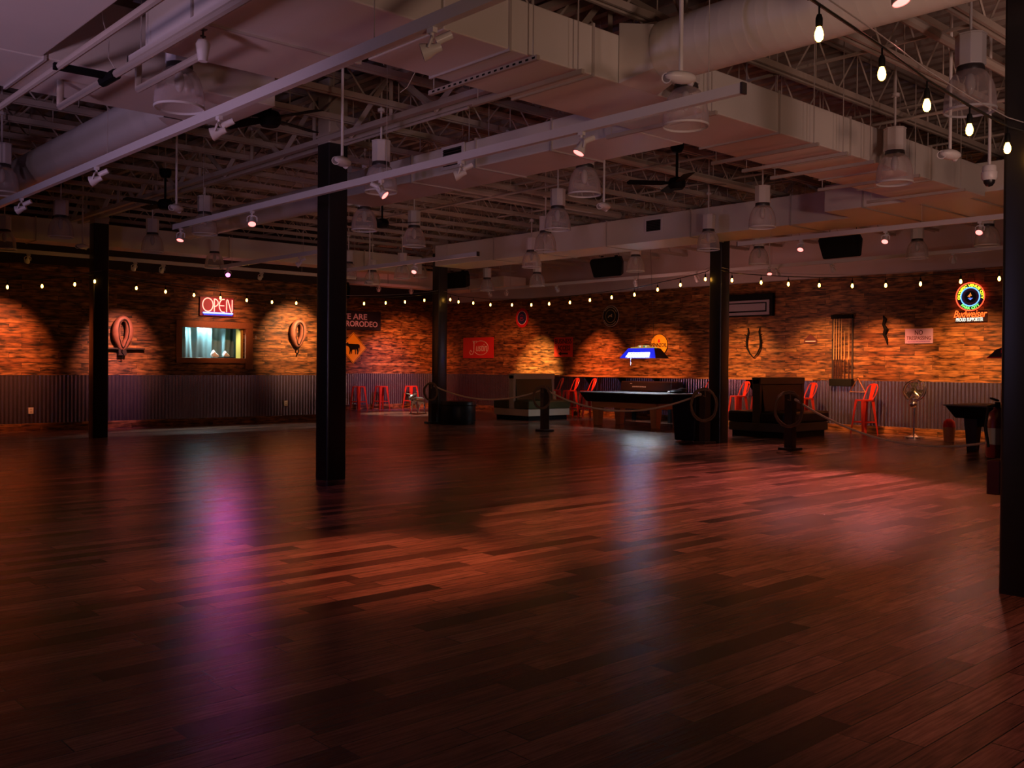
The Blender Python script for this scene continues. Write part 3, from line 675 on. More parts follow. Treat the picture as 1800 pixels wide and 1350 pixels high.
string_light('string of bulbs between the left-wall column and the far corner column', [(8.27, 21.4, 3.28), (8.93, 21.4, 3.24), (9.6, 21.4, 3.20), (10.25, 21.4, 3.17), (10.92, 21.4, 3.15), (11.59, 21.4, 3.14), (12.26, 21.4, 3.15), (12.93, 21.4, 3.17), (13.60, 21.4, 3.20), (14.27, 21.4, 3.24), (14.96, 21.4, 3.29), (15.6, 21.4, 3.35), (16.26, 21.4, 3.43)], ((7.64, 21.4, 3.52), (16.82, 21.5, 3.68)), 1)
ZS = [3.49, 3.41, 3.35, 3.27, 3.23, 3.20, 3.20, 3.20, 3.23, 3.26, 3.29, 3.37, 3.44]; YS = [21.3, 20.93, 20.29, 19.57, 18.71, 17.97, 17.32, 16.59, 15.92, 15.22, 14.52, 13.84, 13.2]
string_light('string of bulbs between the far corner column and the trash-can column', [(17.1, y, z) for y, z in zip(YS, ZS)]+[(17.22, 12.62, 3.54)], ((17.0, 21.46, 3.67), (17.3, 12.58, 3.74)))
ZS = [3.46, 3.37, 3.30, 3.24, 3.19, 3.16, 3.15, 3.15, 3.16]; YS = [11.85, 11.14, 10.51, 9.83, 9.14, 8.48, 7.83, 7.12, 6.48]
string_light('string of bulbs from the trash-can column to the right edge', [(17.1, y, z) for y, z in zip(YS, ZS)]+[(17.1, 5.8, 3.18)], ((17.3, 12.26, 3.72), (17.1, 2.6, 3.6)))

# ================================================================== CEILING DEVICES
def emergency(label, x, y, z, aim, s=1.0):
    t = thing('emergency_light', label, 'emergency light', (x, y, z), aim)
    mb = MB(); mb.ball((0, 0, .06), (.16*s, .085*s, .055*s), 16, 8); mb.build('housing', M_fixture, t, True)
    for k in (-1, 1):
        h = MB().lathe([(0, -.02), (.036*s, -.02), (.046*s, .0), (.046*s, .025), (.04*s, .025), (.034*s, .018), (0, .018)], 16, (k*.12*s, .02, .05), (k*.75, -.5, -.35)).build('lamp_head', M_fixture, t, True)
        MB().lathe([(0, .02), (.042*s, .02), (0, .026)], 16, (k*.12*s, .02, .05), (k*.75, -.5, -.35)).build('lens', M_offlens, h, True)
    MB().tube((0, 0, .1), (0, 0, 5.69-z), .017, 8).build('drop_rod', M_fixture, t, True)
emergency('twin-headed white emergency light on a drop rod, near the round duct mouth', 6.12, 4.74, 3.84, R(-20), .9)
emergency('white twin emergency light on a rod beside the middle column top', 5.96, 9.40, 3.86, R(30))
emergency('white twin emergency light on a long rod, left of the dark far fan', 5.97, 13.93, 3.86, R(40))
emergency('white twin emergency light on a rod right of the row of bells', 10.31, 9.34, 3.86, R(20))
emergency('white twin emergency light on a rod, left of the dome camera', 10.45, 4.48, 3.86, R(-10))
emergency('white twin emergency light on a rod left of the left-wall column', 6.85, 20.6, 3.95, R(30))
emergency('small white twin emergency light touching the left edge of the middle column', 13.9, 20.6, 3.68, R(30))
t = thing('dome_camera', 'white dome security camera on a rod beside the nearest column', 'security camera', (11.68, 4.55, 3.82))
mb = MB(); mb.lathe([(0, .17), (.07, .17), (.078, .15), (.078, .10), (.088, .095), (.088, .03), (.07, .0), (0, 0)], 22); mb.build('housing', M_fixture, t, True)
MB().lathe([(.066, .01), (.06, -.03), (.035, -.065), (0, -.075)], 22).build('dome', M_black, t, True)
MB().tube((0, 0, .16), (0, 0, 1.82), .018, 8).build('drop_rod', M_fixture, t, True)
def fan(label, x, y, z, rz, blades=4, r=.72):
    t = thing('ceiling_fan', label, 'ceiling fan', (x, y, z), rz, 'ceiling fans')
    mb = MB(); mb.lathe([(0, -.11), (.09, -.11), (.125, -.07), (.13, .0), (.10, .05), (.04, .07), (0, .07)], 20); mb.build('motor', M_blackm, t, True)
    mb = MB(); mb.tube((0, 0, .06), (0, 0, .46), .02, 8); mb.build('downrod', M_blackm, t, True)
    MB().tube((0, 0, .57), (0, 0, 1.26), .012, 6).build('mount_rod', M_steel, t, True)
    mb = MB(); mb.lathe([(0, .43), (.07, .44), (.1, .5), (.1, .58), (0, .58)], 16); mb.build('canopy', M_blackm, t, True)
    for k in range(blades):
        a = 2*math.pi*k/blades; m = MB(); m.M = Matrix.Rotation(a, 4, 'Z') @ Matrix.Translation((0, 0, -.02)) @ Matrix.Rotation(R(11), 4, 'X')
        m.prism([(.10, -.03), (.22, -.075), (r, -.085), (r+.03, 0), (r, .085), (.22, .075), (.10, .03)], -.004, .004); m.build('blade', M_blackm, t)
fan('black ceiling fan at upper left, between the near light track and the middle column', 5.31, 9.88, 4.40, .3)
fan('black ceiling fan right of the row of bells, under the far joists', 11.42, 8.9, 4.36, .9)
fan('black ceiling fan beside the long emergency-light rod on the left', 6.8, 16.33, 4.38, .1)
fan('black ceiling fan hidden behind the bell right of the middle column', 10.56, 15.24, 4.34, .6)

# ================================================================== SPEAKERS
def speaker(label, x, y, z, rz, tilt):
    t = thing('hanging_speaker', label, 'speaker', (x, y, z), (0, R(tilt), rz))
    # local: x depth (front at -x), y width, z height
    face = [(.46, .13), (.41, .21), (-.40, .25), (-.47, .10), (-.42, -.24), (.37, -.26)]; q = len(face)
    mb = MB(); mb.add([(-.23, Y, Z) for Y, Z in face]+[(.23, Y*.6, Z*.95) for Y, Z in face], [tuple(range(q)), tuple(range(2*q-1, q-1, -1))]+[(k, q+k, q+(k+1) % q, (k+1) % q) for k in range(q)])
    mb.build('cabinet', M_blackm, t, False, .03)
    mb = MB(); mb.box(-.243, -.36, -.19, -.2305, .35, .16); g = mb.build('grille', M_blackm, t, False, .006)
    for Y in (-.28, .28):
        MB().path([(0, Y, .24), (.02, Y*.85, .62), (.03, Y*.75, 5.7-z)], .006, 5).build('hanging_cable', M_wire, t)
    mb = MB(); mb.cbox((0, -.2, .25), (.10, .04, .03)); mb.cbox((0, .2, .25), (.10, .04, .03)); mb.build('bracket', M_blackm, t)
speaker('black speaker hanging in the middle, left of the trash-can column', 18.2, 16.27, 4.16, R(14), -10)
speaker('black speaker hanging right of the trash-can column, biggest of the speakers', 18.2, 9.92, 4.14, R(8), -10)
speaker('black speaker hanging right behind the far corner column', 18.2, 22.3, 4.20, R(14), -10)
speaker('black speaker hanging just right of the middle column in the far recess', 16.25, 25.75, 3.94, R(35), -10)

# ================================================================== LEFT WALL THINGS
YW = YL-.002
# neon open sign
n = thing('neon_open_sign', 'neon OPEN sign in red over a blue bar, hanging above the serving hatch', 'neon sign', (11.56, YW-.06, 3.16), LEFTW)
MB().box(-.48, -.27, -.03, .48, .24, .0).build('back_panel', plain('open_backing', (.20,.008,.03), .4), n, False, .01)
M_nr = glow('neon_warm_white_red', (1, .28, .22), 2.6); M_nb = glow('neon_blue', (.20, .30, 1), 3)
def poly(name, pts, r, m, par, closed=False, n_=6): return MB().path(pts, r, n_, closed).build(name, m, par, True)
zz = .03
poly('letter_o', [(-.27+.145*math.cos(a), .03+.175*math.sin(a), zz) for a in [2*math.pi*i/28 for i in range(28)]], .014, M_nr, n, True)
poly('letter_p', [(-.09, -.15, zz), (-.09, .19, zz)]+[(-.09+.11*math.sin(a)*1.0, .09+.1*math.cos(a), zz) for a in [math.pi*i/10 for i in range(11)]], .014, M_nr, n)
poly('letter_e', [(.20, .19, zz)]+[(.16-.11*math.sin(a), .02+.17*math.cos(a), zz) for a in [math.pi*i/10 for i in range(11)]]+[(.2, -.15, zz)], .014, M_nr, n)
poly('letter_e', [(.06, .02, zz), (.19, .02, zz)], .013, M_nr, n)
poly('letter_n', [(.26, -.15, zz), (.26, .16, zz), (.275, .19, zz), (.30, .17, zz), (.385, -.13, zz), (.405, -.15, zz), (.42, -.12, zz), (.42, .19, zz)], .014, M_nr, n)
poly('underline', [(-.40, -.185, zz), (.44, -.185, zz)], .02, M_nb, n); poly('underline', [(-.38, -.225, zz), (.42, -.225, zz)], .014, glow('neon_deep_blue', (.03, .06, 1), 2), n)
for x in (-.08, .1): MB().tube((x, .24, -.015), (x*.2, .62, -.03), .004, 5).build('hanging_wire', M_wire, n)
lamp('POINT', (11.56, YW-.30, 3.2), None, 2.6, (1, .22, .22), .25, parent=None, name='neon_spill')
# horse collars
def collar(label, x, z, wd, h, base):
    t = thing('horse_collar', label, 'horse collar', (x, YW-.02, z), LEFTW, 'leather horse collars')
    pts = []; rs = []
    for i in range(26):
        a = 2*math.pi*i/26; s_, c_ = math.sin(a), math.cos(a)
        k = 1.0+.25*c_ if c_ > 0 else 1.0
        X = wd*.34*s_*(1.0+.20*c_-.16*(c_ < -.4)); Y = h/2*c_
        pts.append((X, Y, .09+.03*c_)); rs.append((.105-.03*max(0, c_)-.035*max(0, -c_))*(wd/.47))
    MB().path(pts, rs, 10, True).build('padded_roll', M_leather, t, True)
    pts2 = [(p[0]*.80, p[1]*.95, p[2]+.085) for p in pts]
    MB().path(pts2, .014, 6, True).build('hame', M_darkwood, t, True)
    mb = MB()
    mb.path([(0, -h/2+.02, .10), (-.05*wd, -h/2-.10, .11), (.06*wd, -h/2-.16, .09), (0, -h/2-.26, .06)], .018, 6); mb.build('strap', M_blackm, t, True)
    if base:
        MB().box(-.10, -h/2-.18, 0, .10, -h/2+.06, .10).build('mount', M_darkwood, t, False, .01)
collar('pinkish leather horse collar hanging right beside the left-wall column', 9.05, 2.36, .47, .74, True)
collar('leather horse collar hanging right of the serving hatch, near the middle column', 13.98, 2.50, .46, .66, False)
tag(MB().box(8.62, YW-.10, 1.96, 9.62, YW, 2.0).build('wall_shelf', M_darkwood, None, False, .004), 'narrow dark ledge on the wall behind the leather collar by the left column', 'shelf')
for x, z, lab in ((6.95, .48, 'white outlet plate low on the left wainscot near the left edge'), (13.65, .52, 'white outlet plate low on the left wainscot near the middle column')):
    t = thing('wall_outlet', lab, 'outlet', (x, YW-.026, z), LEFTW)
    MB().box(-.055, -.075, -.004, .055, .075, .008).build('plate', M_fixture, t, False, .003)
    for yy in (-.03, .03): MB().box(-.022, yy-.018, .008, .022, yy+.018, .012).build('socket', plain('socket_grey', (.5,.45,.45)), t)
t = thing('wall_hook', 'small pale hook on the wall right of the serving hatch', 'hook', (12.72, YW, 2.36), LEFTW)
mb = MB(); mb.box(-.02, -.05, 0, .02, .05, .012); mb.path([(0, .02, .012), (0, .01, .05), (0, -.03, .06), (0, -.035, .03)], .008, 6); mb.build('hook_body', M_wirew, t, True)

# alcove wall signs
YAW = YA-.004
t = thing('rodeo_sign', 'black sign with lilac lettering WE ARE PRORODEO, partly behind the middle column', 'sign', (19.54, YAW-.03, 3.26), LEFTW)
MB().box(-1.04, -.35, 0, 1.04, .34, .03).build('board', plain('sign_navy', (.015,.010,.030)), t, False, .006)
M_lil = plain('lilac_paint', (.62,.42,.70))
text('lettering', 'WE ARE', (-.19, .13, .031), 1.23, .21, M_lil, t, bold=.02); text('lettering', 'PRORODEO', (.13, -.13, .031), 1.52, .21, M_lil, t, bold=.02)
t = thing('cattle_crossing_sign', 'yellow diamond cattle crossing sign below the rodeo sign', 'sign', (19.40, YAW-.02, 2.25), LEFTW)
MB().prism([(0, -.57), (.57, 0), (0, .57), (-.57, 0)], 0, .012).build('plate', plain('sign_amber', (.80,.36,.015)), t)
mb = MB()
q = [(0, -.545), (.545, 0), (0, .545), (-.545, 0)]; q2 = [(x*.965, y*.965) for x, y in q]
mb.add([(x, y, .0125) for x, y in q]+[(x, y, .0125) for x, y in q2]+[(x, y, .0145) for x, y in q]+[(x, y, .0145) for x, y in q2], [(i, (i+1)%4, 4+(i+1)%4, 4+i)[::-1] for i in range(4)]+[(8+i, 8+(i+1)%4, 12+(i+1)%4, 12+i) for i in range(4)])
mb.build('border', M_blackm, t)
cow = [(-.33,.13),(-.30,.17),(-.27,.16),(-.22,.20),(-.20,.14),(.20,.13),(.25,.11),(.27,.0),(.26,-.12),(.245,-.12),(.24,.02),(.21,-.02),(.22,-.12),(.19,-.22),(.155,-.22),(.16,-.12),(.13,-.06),(.10,-.03),(.11,-.22),(.08,-.22),(.06,-.06),(-.05,-.07),(-.06,-.2),(-.09,-.22),(-.10,-.08),(-.13,-.22),(-.165,-.22),(-.15,-.05),(-.18,.03),(-.24,.06),(-.31,.08)]
MB().prism([(x*1.05, y*1.05) for x, y in cow], .0125, .018).build('cow_silhouette', M_blackm, t)

# ================================================================== RIGHT WALL THINGS
XW = XR-.004
M_signred = plain('sign_red', (.70,.012,.015)); M_signwhite = plain('sign_white', (.80,.72,.68)); M_signblack = plain('sign_black', (.012,.010,.010))
t = thing('boot_logo_sign', 'red rectangular sign with white script logo', 'sign', (XW-.02, 27.30, 2.31), RIGHTW)
MB().box(-.87, -.39, 0, .87, .38, .018).build('plate', M_signred, t, False, .006)
text('lettering', 'ustin', (.20, .0, .019), .62, .27, M_signwhite, t, shear=.15)
poly('letter_j', [(-.05, .24, .021), (-.30, .24, .021), (-.26, .17, .021), (-.22, .24, .021), (-.24, -.10, .021), (-.30, -.24, .021), (-.42, -.26, .021), (-.48, -.18, .021), (-.42, -.10, .021), (-.34, -.16, .021)], .014, M_signwhite, t)
poly('lasso_outline', [(-.14, .17, .021)]+[(.16+.42*math.cos(a), -.01+.26*math.sin(a), .021) for a in [R(120-i*14) for i in range(20)]], .011, M_signwhite, t)
def roundsign(name, label, y, z, rx, ry, layers, extra=None):
    t = thing(name, label, 'sign', (XW-.02, y, z), RIGHTW)
    for i, (nm, k, m) in enumerate(layers):
        disc((0, 0, .006*i), rx*k, .012, 40, ry*k).build(nm, m, t)
    if extra: extra(t, .006*len(layers)+.007)
    return t
def ov(t, z):
    text('lettering', 'EST', (0, .0, z), .13, .05, M_signred, t)
    poly('swash', [(-.10, -.06, z), (0, -.10, z), (.10, -.06, z)], .007, M_signred, t); poly('swash', [(-.08, .08, z), (0, .12, z), (.08, .08, z)], .007, M_signred, t)
roundsign('oval_emblem_sign', 'small oval emblem sign with red rim and navy centre', 24.92, 3.34, .33, .34, [('rim', 1, M_signred), ('inner_ring', .72, plain('pale_ring', (.75,.55,.55))), ('centre', .66, plain('navy', (.03,.03,.12)))], ov)
def jd(t, z):
    arc_text('lettering', 'QUALITY FARM EQUIPMENT', (0, 0, z), .235, R(220), .055, plain('cream_paint', (.60,.45,.22)), t, True)
    MB().prism([(-.10, -.02), (-.04, .03), (.02, .03), (.05, .07), (.08, .06), (.06, .02), (.09, -.04), (.06, -.03), (.02, -.01), (-.05, -.01), (-.09, -.06)], z, z+.006).build('emblem', plain('emblem_cream', (.60,.45,.22)), t)
if True:
    def jd(t, z):
        cp = plain('cream_paint', (.60,.45,.22))
        poly('emblem_ring', [(.285*math.cos(a), .285*math.sin(a), z) for a in [R(205+i*13) for i in range(10)]], .012, cp, t)
        poly('emblem_ring', [(.285*math.cos(a), .285*math.sin(a), z) for a in [R(25+i*13) for i in range(10)]], .012, cp, t)
        MB().prism([(-.10, -.02), (-.04, .03), (.02, .03), (.05, .07), (.08, .06), (.06, .02), (.09, -.04), (.06, -.03), (.02, -.01), (-.05, -.01), (-.09, -.06)], z, z+.006).build('emblem', cp, t)
roundsign('round_emblem_sign', 'round black sign with cream rings and a small leaping emblem', 20.74, 3.26, .345, .345, [('rim', 1, plain('cream_rim', (.60,.50,.38))), ('outer_band', .94, M_signblack), ('inner_ring', .62, plain('ochre_ring', (.50,.33,.10))), ('centre', .56, M_signblack)], jd)
t = thing('access_sign', 'red sign reading BUSINESS ACCESS with an arrow pointing left', 'sign', (XW-.02, 22.86, 2.285), RIGHTW)
MB().box(-.44, -.33, 0, .44, .33, .016).build('plate', plain('sign_scarlet', (.85,.05,.02)), t, False, .006)
text('lettering', 'BUSINESS', (0, .20, .017), .78, .17, M_signblack, t, bold=.01); text('lettering', 'ACCESS', (.02, -.03, .017), .60, .17, M_signblack, t, bold=.01)
MB().prism([(-.24, -.22), (-.10, -.15), (-.10, -.195), (.22, -.195), (.22, -.245), (-.10, -.245), (-.10, -.29)], .0165, .021).build('arrow', M_signblack, t)
def pz(t, z):
    text('lettering', 'PENNZOIL', (0, -.01, z), .60, .12, M_signblack, t, shear=0, bold=.02)
    mb = MB(); mb.prism([(-.05, .07), (.05, .07), (.035, .11), (.02, .17), (-.02, .17), (-.035, .11)], z, z+.005); mb.build('bell_emblem', M_signred, t)
roundsign('round_oil_sign', 'round yellow sign with black lettering behind the blue billiard lamp', 18.75, 2.32, .33, .33, [('rim', 1, M_signblack), ('face', .955, plain('sign_yellow', (.82,.42,.02)))], pz)
# wall heater with dark housing
t = thing('wall_heater', 'long dark-framed grey unit high on the wall right of the trash-can column', 'wall unit', (XW-.02, 15.75, 3.34), RIGHTW)
MB().box(-.98, -.27, -.02, 1.02, .36, .10).build('housing', M_blackm, t, False, .02)
mb = MB(); fr = plain('unit_grey', (.36,.31,.36), .4)
mb.box(-.93, -.23, .10, .93, -.15, .13); mb.box(-.93, .12, .10, .93, .18, .13); mb.box(-.93, -.15, .10, -.85, .12, .13); mb.box(.85, -.15, .10, .93, .12, .13); mb.build('front_frame', fr, t, False, .005)
MB().box(-.81, -.11, .10, .80, .09, .118).build('front_panel', fr, t, False, .005)
# hames ornament
t = thing('iron_hames', 'pair of dark curved iron hames hanging right of the trash-can column', 'hames', (XW, 15.37, 2.34), RIGHTW)
for s in (-1, 1):
    MB().path([(s*.20, .42, .04), (s*.17, .30, .05), (s*.21, .15, .06), (s*.23, .0, .06), (s*.21, -.15, .06), (s*.12, -.31, .05), (s*.03, -.40, .04)], [.012, .02, .024, .026, .024, .02, .014], 7).build('hame', M_blackm, t, True)
    mb = MB()
    for y_ in (.2, .02, -.12): mb.tube((s*.22, y_, .05), (s*.29, y_+.03, .07), .012, 6)
    mb.build('ring', M_blackm, t)
MB().path([(-.03, -.40, .04), (0, -.42, .04), (.03, -.40, .04)], .014, 6).build('strap', M_blackm, t)
# cue rack and cues
t = thing('cue_rack', 'dark wall rack holding pool cues', 'cue rack', (XW, 12.70, 0), RIGHTW)
mb = MB(); mb.box(-.30, 1.34, 0, -.25, 3.02, .02); mb.build('side_rail', M_darkwood, t, False, .004); mb = MB(); mb.box(.25, 1.34, 0, .30, 3.02, .02); mb.build('side_rail', M_darkwood, t, False, .004)
mb = MB(); mb.box(-.30, 2.93, .02, .30, 3.03, .09); mb.box(-.30, 2.35, .02, -.27, 2.4, .03); mb.build('clip_rail', M_blackm, t, False, .006)
mb = MB(); mb.box(-.31, 1.17, .0, .32, 1.36, .14); mb.build('butt_tray', M_blackm, t, False, .008)
M_cue = mat('maple_cue', (.62,.34,.14), .25)
for i, (u, top) in enumerate(((-.22, 3.0), (-.15, 3.02), (-.08, 3.0), (-.01, 2.98), (.08, 2.6), (.2, 2.99))):
    k = thing('pool_cue', ['leftmost pool cue in the wall rack', 'second pool cue from the left in the wall rack', 'third pool cue from the left in the wall rack', 'pool cue in the middle of the wall rack', 'shortest pool cue, second from the right in the wall rack', 'rightmost pool cue in the wall rack'][i], 'pool cue', (XW-.055, 12.70-u, 1.362), 0, 'cues in the wall rack')
    MB().tube((0, 0, 0), (0, 0, .5), .018, 8, .014).build('butt', plain('cue_butt', (.05,.02,.015), .3), k, True)
    MB().tube((0, 0, .5), (0, 0, top-1.36), .014, 8, .008).build('shaft', M_cue, k, True)
# ball rack
t = thing('triangle_rack', 'wooden triangle ball rack hanging beside the last red stool', 'ball rack', (XW-.03, 12.25, 1.18), RIGHTW)
MB().path([(-.21, -.15, .02), (.21, -.15, .02), (.0, .21, .02)], .022, 4, True).build('frame', M_oak, t)
MB().tube((0, .23, -.02), (0, .23, .06), .008, 6).build('hook', M_blackm, t)
t = thing('dark_wall_hanging', 'thin dark twisted strap hanging left of the no trespassing sign', 'wall hanging', (XW, 11.54, 2.6), RIGHTW)
MB().path([(-.05, .36, .03), (.0, .28, .04), (-.04, .15, .05), (.03, .02, .05), (-.02, -.10, .05), (.04, -.22, .04), (.06, -.36, .03)], [.02, .05, .035, .055, .04, .035, .012], 7).build('strap', M_blackm, t, True)
t = thing('arrowhead_sign', 'small dark five-sided plaque with pale line, left of the cue rack', 'plaque', (XW-.01, 13.62, 2.41), RIGHTW)
MB().prism([(-.19, -.11), (.19, -.11), (.19, -.02), (0, .14), (-.19, -.02)], 0, .014).build('plate', plain('plaque_red', (.10,.02,.015)), t)
MB().box(-.15, -.07, .0145, .15, -.045, .017).build('pale_line', M_signwhite, t)
t = thing('no_trespassing_sign', 'pale pink sign reading NO TRESPASSING', 'sign', (XW-.02, 10.68, 2.44), RIGHTW)
MB().box(-.345, -.185, 0, .345, .18, .012).build('plate', plain('sign_pink_white', (.60,.36,.58)), t, False, .004)
text('lettering', 'NO', (0, .085, .0125), .20, .12, plain('sign_maroon', (.12,.02,.03)), t, bold=.015); text('lettering', 'TRESPASSING', (0, -.05, .0125), .61, .09, plain('sign_maroon', (.12,.02,.03)), t, bold=.01)
text('lettering', 'VIOLATORS WILL BE PROSECUTED', (0, -.14, .0125), .56, .03, plain('sign_violet', (.25,.05,.55)), t)
# round neon beer sign
n = thing('neon_beer_sign', 'round multicolour neon beer sign with red script below', 'neon sign', (XW-.05, 9.45, 3.34), RIGHTW)
disc((0, 0, -.03), .31, .025, 44).build('back_disc', plain('neon_back', (.01,.012,.03), .3), n)
MB().box(-.36, -.60, -.03, .38, -.33, -.012).build('lower_panel', plain('neon_back_low', (.03,.01,.01), .3), n, False, .01)
poly('outer_tube', [(.325*math.cos(a), .325*math.sin(a), .02) for a in [2*math.pi*i/48 for i in range(48)]], .013, glow('neon_red_orange', (1, .06, .02), 3), n, True)
poly('inner_tube', [(.215*math.cos(a), .215*math.sin(a), .02) for a in [2*math.pi*i/40 for i in range(40)]], .012, glow('neon_ice_blue', (.12, .36, 1), 2.5), n, True)
M_ny = glow('neon_yellow_green', (.75, .85, .02), 3.2)
arc_text('lettering', 'OLYMPIC VENUE CITY', (0, 0, .0), .268, R(205), .06, M_ny, n, True, bold=.02); arc_text('lettering', 'PARK CITY', (0, 0, .0), .268, R(95), .06, glow('neon_green', (.15, .8, .1), 2.6), n, False, bold=.02)
disc((0, 0, -.005), .19, .006, 36).build('inner_ring', plain('maroon_disc', (.18,.03,.03)), n); disc((0, 0, .0012), .135, .005, 36).build('emblem_disc', plain('emblem_black', (.012,.012,.015)), n)
mb = MB(); mb.prism([(0, .10), (.035, .02), (-.035, .02)], .0065, .011); mb.prism([(-.07, .01), (.0, -.02), (-.02, .05)], .0065, .011); mb.build('emblem', glow('emblem_orange', (1, .30, .05), .8), n)
mb = MB(); mb.prism([(-.06, -.03), (.06, -.03), (.0, -.08)], .0065, .011); mb.build('emblem', glow('emblem_blue', (.15, .25, 1), 1.2), n)
text('lettering', 'Budweiser', (.0, -.40, .0), .76, .17, glow('neon_script_red', (1, .10, .015), 2.6), n, .008, .35, 0); text('lettering', 'PROUD SUPPORTER', (-.02, -.535, .0), .62, .085, glow('neon_pale', (.75, .95, .95), .9), n, .006, .1, .005)
MB().path([(-.1, .32, -.02), (-.02, .66, -.03)], .004, 5).build('hanging_wire', M_wire, n); MB().path([(.1, .32, -.02), (.02, .66, -.03)], .004, 5).build('hanging_wire', M_wire, n)
# standing counter shelf along the right wall
def counter(label, y0, y1):
    t = thing('wall_counter', label, 'counter', (XR-.03, y0, 0))
    MB().box(-.42, 0, 1.30, 0, y1-y0, 1.345).build('counter_top', noisy('counter_wood', (.42,.17,.06), .4, 0, .25, 3, .1, 30, (12,1,1)), t, False, .006)
    mb = MB()
    for u in (.3, .5, .7): mb.add([(0, (y1-y0)*u-.02, 1.0), (0, (y1-y0)*u+.02, 1.0), (0, (y1-y0)*u-.02, 1.3), (0, (y1-y0)*u+.02, 1.3), (-.34, (y1-y0)*u-.02, 1.3), (-.34, (y1-y0)*u+.02, 1.3)], [(0,1,5,4), (0,4,2), (1,3,5), (2,4,5,3), (0,2,3,1)])
    mb.build('bracket', M_blackm, t)
counter('narrow wooden wall counter behind the pool table', 16.6, 23.7)
counter('narrow wooden wall counter between the trash-can column and the cue rack', 13.3, 16.3)

# ================================================================== RED METAL BAR STOOLS
def make_stool(name, back):
    t = thing(name, 'x', 'stool')
    mb = MB(); mb.prism(rsq(.175, .05), .825, .862); mb.build('seat', M_red, t, True)
    for sx in (-1, 1):
        for sy in (-1, 1):
            mb = MB(); a = Vector((sx*.145, sy*.145, .83)); b = Vector((sx*.225, sy*.225, 0))
            x = Vector((sx, 0, 0))*.5; y = Vector((0, sy, 0))*.5
            pt = lambda p, k: [p+x*k*.0, p-x*k, p-y*k]
            v = [a+Vector((sx*.02, sy*.02, 0)), a-Vector((sx*.07, 0, 0))+Vector((0, sy*.02, 0)), a-Vector((0, sy*.07, 0))+Vector((sx*.02, 0, 0)),
                 b+Vector((sx*.01, sy*.01, 0)), b-Vector((sx*.025, 0, 0))+Vector((0, sy*.01, 0)), b-Vector((0, sy*.025, 0))+Vector((sx*.01, 0, 0))]
            mb.add(v, [(0,1,4,3), (0,3,5,2), (1,2,5,4), (0,2,1), (3,4,5)]); mb.build('leg', M_red, t)
    k = .202
    mb = MB()
    for a, b in (((-k, -k), (k, -k)), ((k, -k), (k, k)), ((k, k), (-k, k)), ((-k, k), (-k, -k))): mb.beam((*a, .30), (*b, .30), .012, .03)
    mb.build('foot_ring', M_red, t)
    if back:
        MB().path([(-.17, .10, .85), (-.20, .19, 1.02), (-.185, .25, 1.17), (-.12, .275, 1.235), (0, .285, 1.25), (.12, .275, 1.235), (.185, .25, 1.17), (.20, .19, 1.02), (.17, .10, .85)], .013, 7).build('back_hoop', M_red, t, True)
        mb = MB(); mb.add([(-.055, .17, .85), (.055, .17, .85), (.085, .275, 1.235), (-.085, .275, 1.235), (-.055, .18, .85), (.055, .18, .85), (.085, .287, 1.235), (-.085, .287, 1.235)], [(0,1,2,3), (7,6,5,4), (0,4,5,1), (1,5,6,2), (2,6,7,3), (3,7,4,0)]); mb.build('back_splat', M_red, t, False, .003)
    return t
st = make_stool('backless_stool', False)
for i, (x, y, lab) in enumerate(((19.38, 29.35, 'backless red stool right beside the middle column, under the cattle sign'), (20.36, 29.35, 'middle one of the three backless red stools in the far recess'), (21.72, 29.35, 'backless red stool behind the silver steer figure'))):
    if i == 0: st.location = (x, y, 0); st['label'] = lab; st.rotation_euler = (0, 0, .1)
    else: copy_tree(st, (x, y, 0), .1*i-.1, lab)
    st['group'] = 'backless red stools'
bs = make_stool('bar_stool', True); bs['group'] = 'red bar stools with backs'
for i, (x, y, a, lab) in enumerate(((22.55, 22.55, 240, 'red bar stool nearest the diner booth at the wall counter'), (22.55, 21.85, 250, 'middle red bar stool of three left of the pool table'), (22.50, 21.05, 245, 'red bar stool just left of the pool table corner'),
        (22.50, 16.55, 245, 'red bar stool half hidden by the trash-can column'), (22.50, 15.35, 247, 'red bar stool fully seen right of the trash-can column'), (22.50, 14.65, 243, 'red bar stool half behind the left side of the dark booth'),
        (22.55, 13.35, 245, 'red bar stool in shade behind the right side of the dark booth'), (22.65, 11.75, 246, 'bright red bar stool standing alone under the triangle rack'))):
    if i == 0: bs.location = (x, y, 0); bs.rotation_euler = (0, 0, R(a)); bs['label'] = lab
    else: copy_tree(bs, (x, y, 0), R(a), lab)

